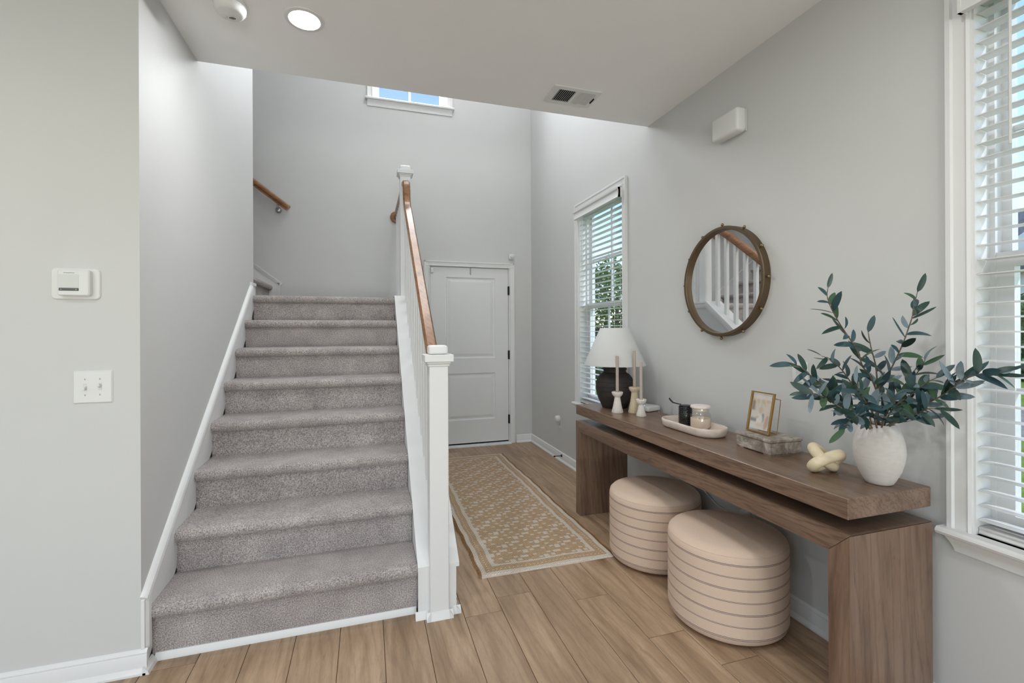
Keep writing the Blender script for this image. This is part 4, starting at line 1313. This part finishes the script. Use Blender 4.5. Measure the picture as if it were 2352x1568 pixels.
def knot():
    kx, ky = 1.650, 1.325
    t = thing('knot_ornament', 'cream linked knot ornament on the console beside the vase', 'ornament', (kx, ky, TZ), 0)
    r = Vector((.9545, -.298, 0)); up = Vector((0, 0, 1)); fw = Vector((.298, .9545, 0))
    def link(c, la, wa, ha, hb, tr):
        la = la.normalized(); wa = (wa - la * wa.dot(la)).normalized()
        pts = []
        for k in range(72):
            a = 2 * math.pi * k / 72
            ca, sa_ = math.cos(a), math.sin(a)
            pts.append(c + la * (ha * math.copysign(abs(ca) ** .8, ca)) + wa * (hb * math.copysign(abs(sa_) ** .8, sa_)))
        return pts
    tr = .0198
    A = link(Vector((0, 0, .045)) - fw * .010, r * .95 + up * .30 + fw * .05, up * .75 - fw * .80 + r * .1, .0535, .0300, tr)
    B = link(Vector((0, 0, .046)) + r * .003 + fw * .012, r * .80 - up * .55 + fw * .30, up * .55 + fw * .80, .0550, .0290, tr)
    for pts in (A, B):
        mz = min(p.z for p in pts)
        if pts is A: d = tr - mz
        else: d = tr - mz
        pts = [p + Vector((0, 0, d)) for p in pts]
        obj('link', MB().tube(pts, tr, 18, closed=True), M['knot'], t, 80, local=True)
knot()

VX, VY = 1.718, 1.176
va = thing('stoneware_vase', 'rounded white textured vase holding olive branches', 'vase', (VX, VY, TZ))
obj('vase_body', MB().lathe([(0, 0), (.036, 0), (.041, .003), (.049, .018), (.063, .048), (.072, .082), (.0755, .112), (.0735, .142), (.066, .172), (.056, .196), (.048, .207), (.046, .209), (.043, .207), (.043, .198), (.053, .180), (.056, .15)], (VX, VY, TZ), 56), M['vase'], va, 60)
obj('dark_inside', MB().lathe([(0, .186), (.048, .186)], (VX, VY, TZ), 40), M['vase_shade'], va)

# ------------------------------------------------------------------ olive branches
def leaf_mesh(name, ln, wd_, bend, fold, top):
    """a lance-shaped leaf along +x, arching down; two skins: upper side and paler under side"""
    n = 7; mb = MB(); ids = []
    for s, dz in ((0, .0003), (1, -.0003)):
        rows = []
        for k in range(n + 1):
            u = k / n
            w = wd_ * (math.sin(math.pi * min(1, u * .94 + .06)) ** .60) * (1 if u < 1 else 0)
            if k == 0: w = wd_ * .12
            x = ln * (u - .12 * bend * u * u); z = -ln * bend * u * u + dz
            rows.append([(x, -w / 2, z + fold * w), (x, 0, z), (x, w / 2, z + fold * w)])
        b = len(mb.v)
        for r in rows: mb.v += r
        mb.m = s
        for k in range(n):
            for c in range(2):
                q = (b + 3 * k + c, b + 3 * k + c + 1, b + 3 * k + 4 + c, b + 3 * k + 3 + c)
                mb.face(q if s == 0 else q[::-1])
    mb.m = 0
    me = bpy.data.meshes.new(name); me.from_pydata(mb.v, [], mb.f)
    me.materials.append(top); me.materials.append(M['leaf_back'])
    me.polygons.foreach_set('material_index', mb.mi); me.shade_smooth(); me.update()
    return me
leaves = []
for mi in range(3):
    for (ln, wd_, bd) in ((.080, .024, .15), (.072, .022, .45), (.088, .021, -.10), (.060, .021, .28)):
        leaves.append(leaf_mesh('leaf', ln, wd_, bd, .08, M['leaf'][mi]))
STEMS = [
    ('tall olive branch leaning toward the mirror', [(1.714, 1.183, 0.972), (1.719, 1.181, 1.089), (1.69, 1.18, 1.158), (1.649, 1.182, 1.204), (1.636, 1.186, 1.247), (1.603, 1.186, 1.29), (1.561, 1.189, 1.341), (1.539, 1.195, 1.379), (1.514, 1.193, 1.413), (1.504, 1.196, 1.447), (1.507, 1.195, 1.474)], 24),
    ('thin upright olive branch between the two tallest', [(1.741, 1.195, 0.968), (1.761, 1.21, 1.116), (1.767, 1.219, 1.196), (1.752, 1.223, 1.256), (1.745, 1.226, 1.297), (1.741, 1.227, 1.322)], 10),
    ('tall olive branch rising toward the window casing', [(1.726, 1.179, 0.972), (1.71, 1.174, 1.1), (1.719, 1.16, 1.152), (1.733, 1.146, 1.193), (1.738, 1.123, 1.252), (1.742, 1.111, 1.288), (1.746, 1.099, 1.333), (1.748, 1.088, 1.374), (1.752, 1.087, 1.403), (1.754, 1.076, 1.456)], 22),
    ('long olive branch reaching out over the photo frame side', [(1.702, 1.186, 0.972), (1.627, 1.168, 1.038), (1.528, 1.157, 1.087), (1.465, 1.156, 1.127), (1.395, 1.157, 1.173), (1.348, 1.161, 1.207), (1.317, 1.171, 1.22)], 30),
    ('short olive branch in front of the wall switch', [(1.716, 1.193, 0.97), (1.726, 1.221, 1.042), (1.706, 1.248, 1.111), (1.685, 1.276, 1.173), (1.667, 1.292, 1.203), (1.653, 1.307, 1.223), (1.627, 1.315, 1.232)], 18),
    ('low spreading olive branch above the knot ornament', [(1.679, 1.173, 0.977), (1.579, 1.141, 1.041), (1.477, 1.131, 1.077), (1.399, 1.124, 1.115), (1.345, 1.12, 1.126), (1.308, 1.121, 1.132)], 24),
    ('long olive branch reaching across the near window blind', [(1.711, 1.163, 0.979), (1.719, 1.118, 1.026), (1.722, 1.055, 1.076), (1.729, 1.0, 1.117), (1.722, 0.96, 1.152), (1.713, 0.932, 1.178), (1.714, 0.889, 1.2), (1.722, 0.856, 1.204), (1.735, 0.841, 1.211)], 32),
    ('short olive branch tilting up by the window casing', [(1.726, 1.179, 0.972), (1.723, 1.148, 1.061), (1.742, 1.122, 1.117), (1.737, 1.092, 1.153), (1.744, 1.069, 1.191), (1.742, 1.048, 1.229)], 18),
    ('low olive branch drooping beyond the table end', [(1.713, 1.162, 0.976), (1.698, 1.104, 1.021), (1.693, 1.043, 1.058), (1.687, 1.003, 1.082), (1.696, 0.979, 1.08)], 16),
    ('olive sprig hanging down beside the vase rim', [(1.684, 1.171, 0.976), (1.613, 1.141, 1.029), (1.532, 1.114, 1.049), (1.475, 1.1, 1.04), (1.442, 1.09, 1.017)], 16),
    ('bushy olive sprig leaning out over the front of the vase', [(1.688, 1.159, 0.979), (1.611, 1.121, 1.05), (1.532, 1.093, 1.104), (1.484, 1.076, 1.141), (1.469, 1.071, 1.162)], 18),
    ('dense olive sprig over the end of the tabletop', [(1.732, 1.177, 0.972), (1.705, 1.123, 1.059), (1.702, 1.061, 1.119), (1.709, 1.027, 1.158), (1.719, 1.003, 1.177)], 20),
    ('short olive sprig standing at the front of the vase mouth', [(1.697, 1.157, 0.979), (1.641, 1.101, 1.044), (1.608, 1.059, 1.096), (1.592, 1.032, 1.128)], 14),
]
def catmull(P, n=6):
    P = [Vector(p) for p in P]; Q = [P[0] * 2 - P[1]] + P + [P[-1] * 2 - P[-2]]; out = []
    for i in range(1, len(Q) - 2):
        for k in range(n):
            t = k / n
            a, b, c, d = Q[i - 1], Q[i], Q[i + 1], Q[i + 2]
            out.append(.5 * ((2 * b) + (c - a) * t + (2 * a - 5 * b + 4 * c - d) * t * t + (3 * b - a - 3 * c + d) * t ** 3))
    out.append(P[-1]); return out
lr = random.Random(21)
for bi, (lab, pts, nl) in enumerate(STEMS):
    nl = int(nl * 1.02) // 2 * 2
    c = catmull(pts); n = len(c)
    t = thing('olive_branch', lab, 'branch', tuple(c[0]), group='olive branches in the vase')
    rad = [.0032 - .0020 * k / (n - 1) for k in range(n)]
    obj('stem', MB().tube(c, rad, 6), M['twig'], t, 60)
    ln = [0]
    for a, b in zip(c, c[1:]): ln.append(ln[-1] + (b - a).length)
    tot = ln[-1]
    for k in range(nl):
        u = .30 + .70 * (k // 2 + .3 * (k % 2)) / (nl / 2 - .2) if k < nl - 1 else 1.0
        u = min(u, 1.0)
        s = u * tot
        i = max(j for j in range(n) if ln[j] <= s + 1e-9); i = min(i, n - 2)
        f = (s - ln[i]) / max(1e-6, ln[i + 1] - ln[i])
        p = c[i].lerp(c[i + 1], min(1, f)); d = (c[i + 1] - c[i]).normalized()
        side = d.cross(Vector((0, 0, 1)))
        if side.length < .2: side = Vector((1, 0, 0))
        side.normalize(); up = side.cross(d).normalized()
        az = (0 if k % 2 else math.pi) + (k // 2) * 1.7 + lr.uniform(-.5, .5)
        rd = side * math.cos(az) + up * math.sin(az)
        sp = lr.uniform(.45, .95) if u < .97 else lr.uniform(.1, .4)
        dr = (d * (1 - sp * .55) + rd * sp + Vector((0, 0, lr.uniform(-.25, .15)))).normalized()
        # keep leaves off the right wall
        if (p + dr * .075).x > W - .035 and p.y > .98:
            dr.x = -abs(dr.x) * .4; dr.normalize()
        nz = Vector((lr.uniform(-1.0, .1), lr.uniform(-1.0, .1), lr.uniform(.2, .9))) * (-1 if lr.random() < .22 else 1)
        yv = nz.cross(dr).normalized(); zv = dr.cross(yv).normalized()
        sc = lr.uniform(.75, 1.08) * (.8 if u > .9 else 1)
        rot = Matrix((dr, yv, zv)).transposed().to_euler()
        mi = lr.choice([0, 0, 0, 1, 1, 2])
        lf = leaves[mi * 4 + lr.randrange(4)]
        inst('leaf', lf, t, p - c[0], rot, (sc, sc, sc))

# ------------------------------------------------------------------ cords under the console
pc = thing('lamp_cord', 'grey lamp cord hanging down the wall behind the console', 'cord', (W - .01, 2.66, .55))
obj('wire', MB().tube(catmull([(W - .03, 2.82, .79), (W - .012, 2.76, .62), (W - .010, 2.70, .50), (W - .010, 2.66, .46), (W - .010, 2.60, .38), (W - .010, 2.56, .30), (W - .010, 2.50, .22)], 5), .003, 6), M['plastic2'], pc, 60)
pw_ = thing('router_cable', 'white cable sagging along the wall under the console', 'cord', (W - .01, 2.3, .4))
cab = [(1.865, 2.68, .79), (1.868, 2.62, .66), (1.878, 2.49, .520), (W - .014, 2.43, .468), (W - .012, 2.36, .43), (W - .012, 2.25, .38), (W - .012, 2.17, .345), (W - .012, 2.08, .335), (W - .012, 2.00, .338), (W - .02, 1.95, .345)]
obj('wire', MB().tube(catmull(cab, 5), .003, 6), M['plastic'], pw_, 60)
coil = [(1.872 + .006 * math.cos(a * 2.3), 2.47 + .018 * math.cos(a), .505 + .022 * math.sin(a * 1.13)) for a in [k * .5 for k in range(44)]]
obj('coil', MB().tube(coil, .0028, 6), M['plastic'], pw_, 60)
o2 = thing('low_outlet', 'white outlet on the wall under the console', 'outlet', (W, 1.95, .30))
obj('plate', wallplate_right(MB(), 1.905, 1.978, .295, .412), M['plastic'], o2, 40)
obj('socket', MB().bbox(W - .0085, W - .005, 1.925, 1.957, .320, .350, .002).bbox(W - .0085, W - .005, 1.925, 1.957, .360, .390, .002), M['plastic2'], o2)
pa = thing('power_adapter', 'grey power adapter plugged in under the console', 'plug', (W - .03, 1.95, .36))
obj('body', MB().bbox(W - .050, W - .009, 1.922, 1.962, .342, .395, .006, 2), M['plastic2'], pa, 40)
obj('prong_cord', MB().tube(catmull([(W - .045, 1.955, .35), (W - .04, 1.985, .335), (W - .03, 2.02, .325)], 5), .003, 6), M['ink'], pa, 60)

# ------------------------------------------------------------------ outside
def grass_mat():
    m = new_mat('lawn', srgb(112, 136, 58), .95, spec=.05)
    v = coords(m)
    c = ramp(m, noise(m, v, 1.3, 6, .7), [(.3, srgb(120, 128, 66)), (.5, srgb(126, 150, 64)), (.7, srgb(150, 158, 92))])
    L(m, mix(m, .5, c, ramp(m, noise(m, v, 40, 3), [(.3, (.6, .6, .6, 1)), (.7, (1.1, 1.1, 1.1, 1))]), 'MULTIPLY'), bsdf(m).inputs['Base Color'])
    return m
M['grass'] = grass_mat()
M['asphalt'] = clay('asphalt', srgb(150, 142, 132), srgb(132, 124, 116), .9, 30, .2)
struct('ground', MB().box(-60, 110, -60, 110, -.6, -.35), M['grass'])
struct('ground_road', MB().box(9.5, 13.5, -60, 110, -.36, -.34), M['asphalt'])
def roofm():
    m = new_mat('dark shingles', srgb(82, 84, 92), .9)
    v = coords(m)
    L(m, ramp(m, noise(m, v, 6, 5, .7), [(.3, srgb(66, 68, 76)), (.7, srgb(112, 114, 122))]), bsdf(m).inputs['Base Color'])
    return m
M['roof'] = roofm()
M['siding'] = new_mat('white siding', srgb(222, 224, 226), .7)
M['pane'] = new_mat('house window pane', srgb(60, 72, 84), .1)
hs_ = thing('neighbour_house', 'white house with a dark shingle roof across the road', 'house', (27.5, 11, -.35))
obj('house_wall', MB().box(23, 32, 2, 19, -.35, 3.6), M['siding'], hs_)
obj('roof', MB().prism([(22.4, 3.55), (27.5, 6.6), (32.6, 3.55), (32.6, 3.4), (22.4, 3.4)], 'y', 1.4, 19.6), M['roof'], hs_)
obj('gable', MB().prism([(7.2, 3.4), (9.8, 5.3), (12.4, 3.4)], 'x', 22.6, 27.0), M['siding'], hs_)
for y in (4.5, 8.6, 11.2, 16):
    w_ = obj('house_window', MB().box(22.94, 23.0, y - .6, y + .6, 1.0, 2.6), M['siding'], hs_)
    obj('pane', MB().box(22.91, 22.95, y - .5, y + .5, 1.1, 2.5), M['pane'], w_)
def tree(label, x, y, zc, rx, rz_, sd, col):
    t = thing('tree', label, 'tree', (x, y, -.35), group='trees beyond the lawn')
    rr = random.Random(sd)
    obj('trunk', MB().tube([(x, y, -.35), (x + .05, y, zc)], [.16, .10], 8), M['twig'], t, 60)
    mb = MB()
    for k in range(5200):
        a, b = rr.uniform(0, 2 * math.pi), math.acos(rr.uniform(-1, 1))
        q = rr.uniform(.5, 1) ** .5 * (1 + .18 * math.sin(a * 3 + sd) * math.sin(b * 4))
        p = Vector((x + rx * q * math.sin(b) * math.cos(a), y + rx * q * math.sin(b) * math.sin(a), zc + rz_ * q * math.cos(b)))
        s = .11
        u = Vector((rr.gauss(0, 1), rr.gauss(0, 1), rr.gauss(0, 1))).normalized() * s
        v = u.cross(Vector((rr.gauss(0, 1), rr.gauss(0, 1), rr.gauss(0, 1)))).normalized() * s * .6
        i = len(mb.v); mb.v += [tuple(p - u), tuple(p + v), tuple(p + u), tuple(p - v)]; mb.face((i, i + 1, i + 2, i + 3))
    me = bpy.data.meshes.new('foliage'); me.from_pydata([tuple(Vector(v) - t.location) for v in mb.v], [], mb.f); me.materials.append(col)
    o = bpy.data.objects.new('foliage', me); COL.objects.link(o); o.parent = t; o['kind'] = 'stuff'
gm = [leafm('tree leaf bright', srgb(104, 130, 60), srgb(76, 104, 46), .7), leafm('tree leaf dark', srgb(74, 98, 50), srgb(56, 78, 42), .7)]
tree('bright green tree seen through the far window blind', 13.0, 22.5, 2.6, 2.4, 2.6, 3, gm[0])
tree('darker green tree left of the bright one beyond the far window', 7.6, 25.5, 1.9, 2.6, 2.2, 5, gm[1])
tree('low round shrub beyond the far window', 8.2, 14.5, .35, 1.5, 1.05, 8, gm[1])
tree('leafy shrub in front of the neighbour house', 20.4, 10.0, .9, 1.4, 1.5, 9, gm[0])
tree('wide green tree beyond the road', 16.5, 30, 3.0, 4.0, 3.0, 12, gm[1])
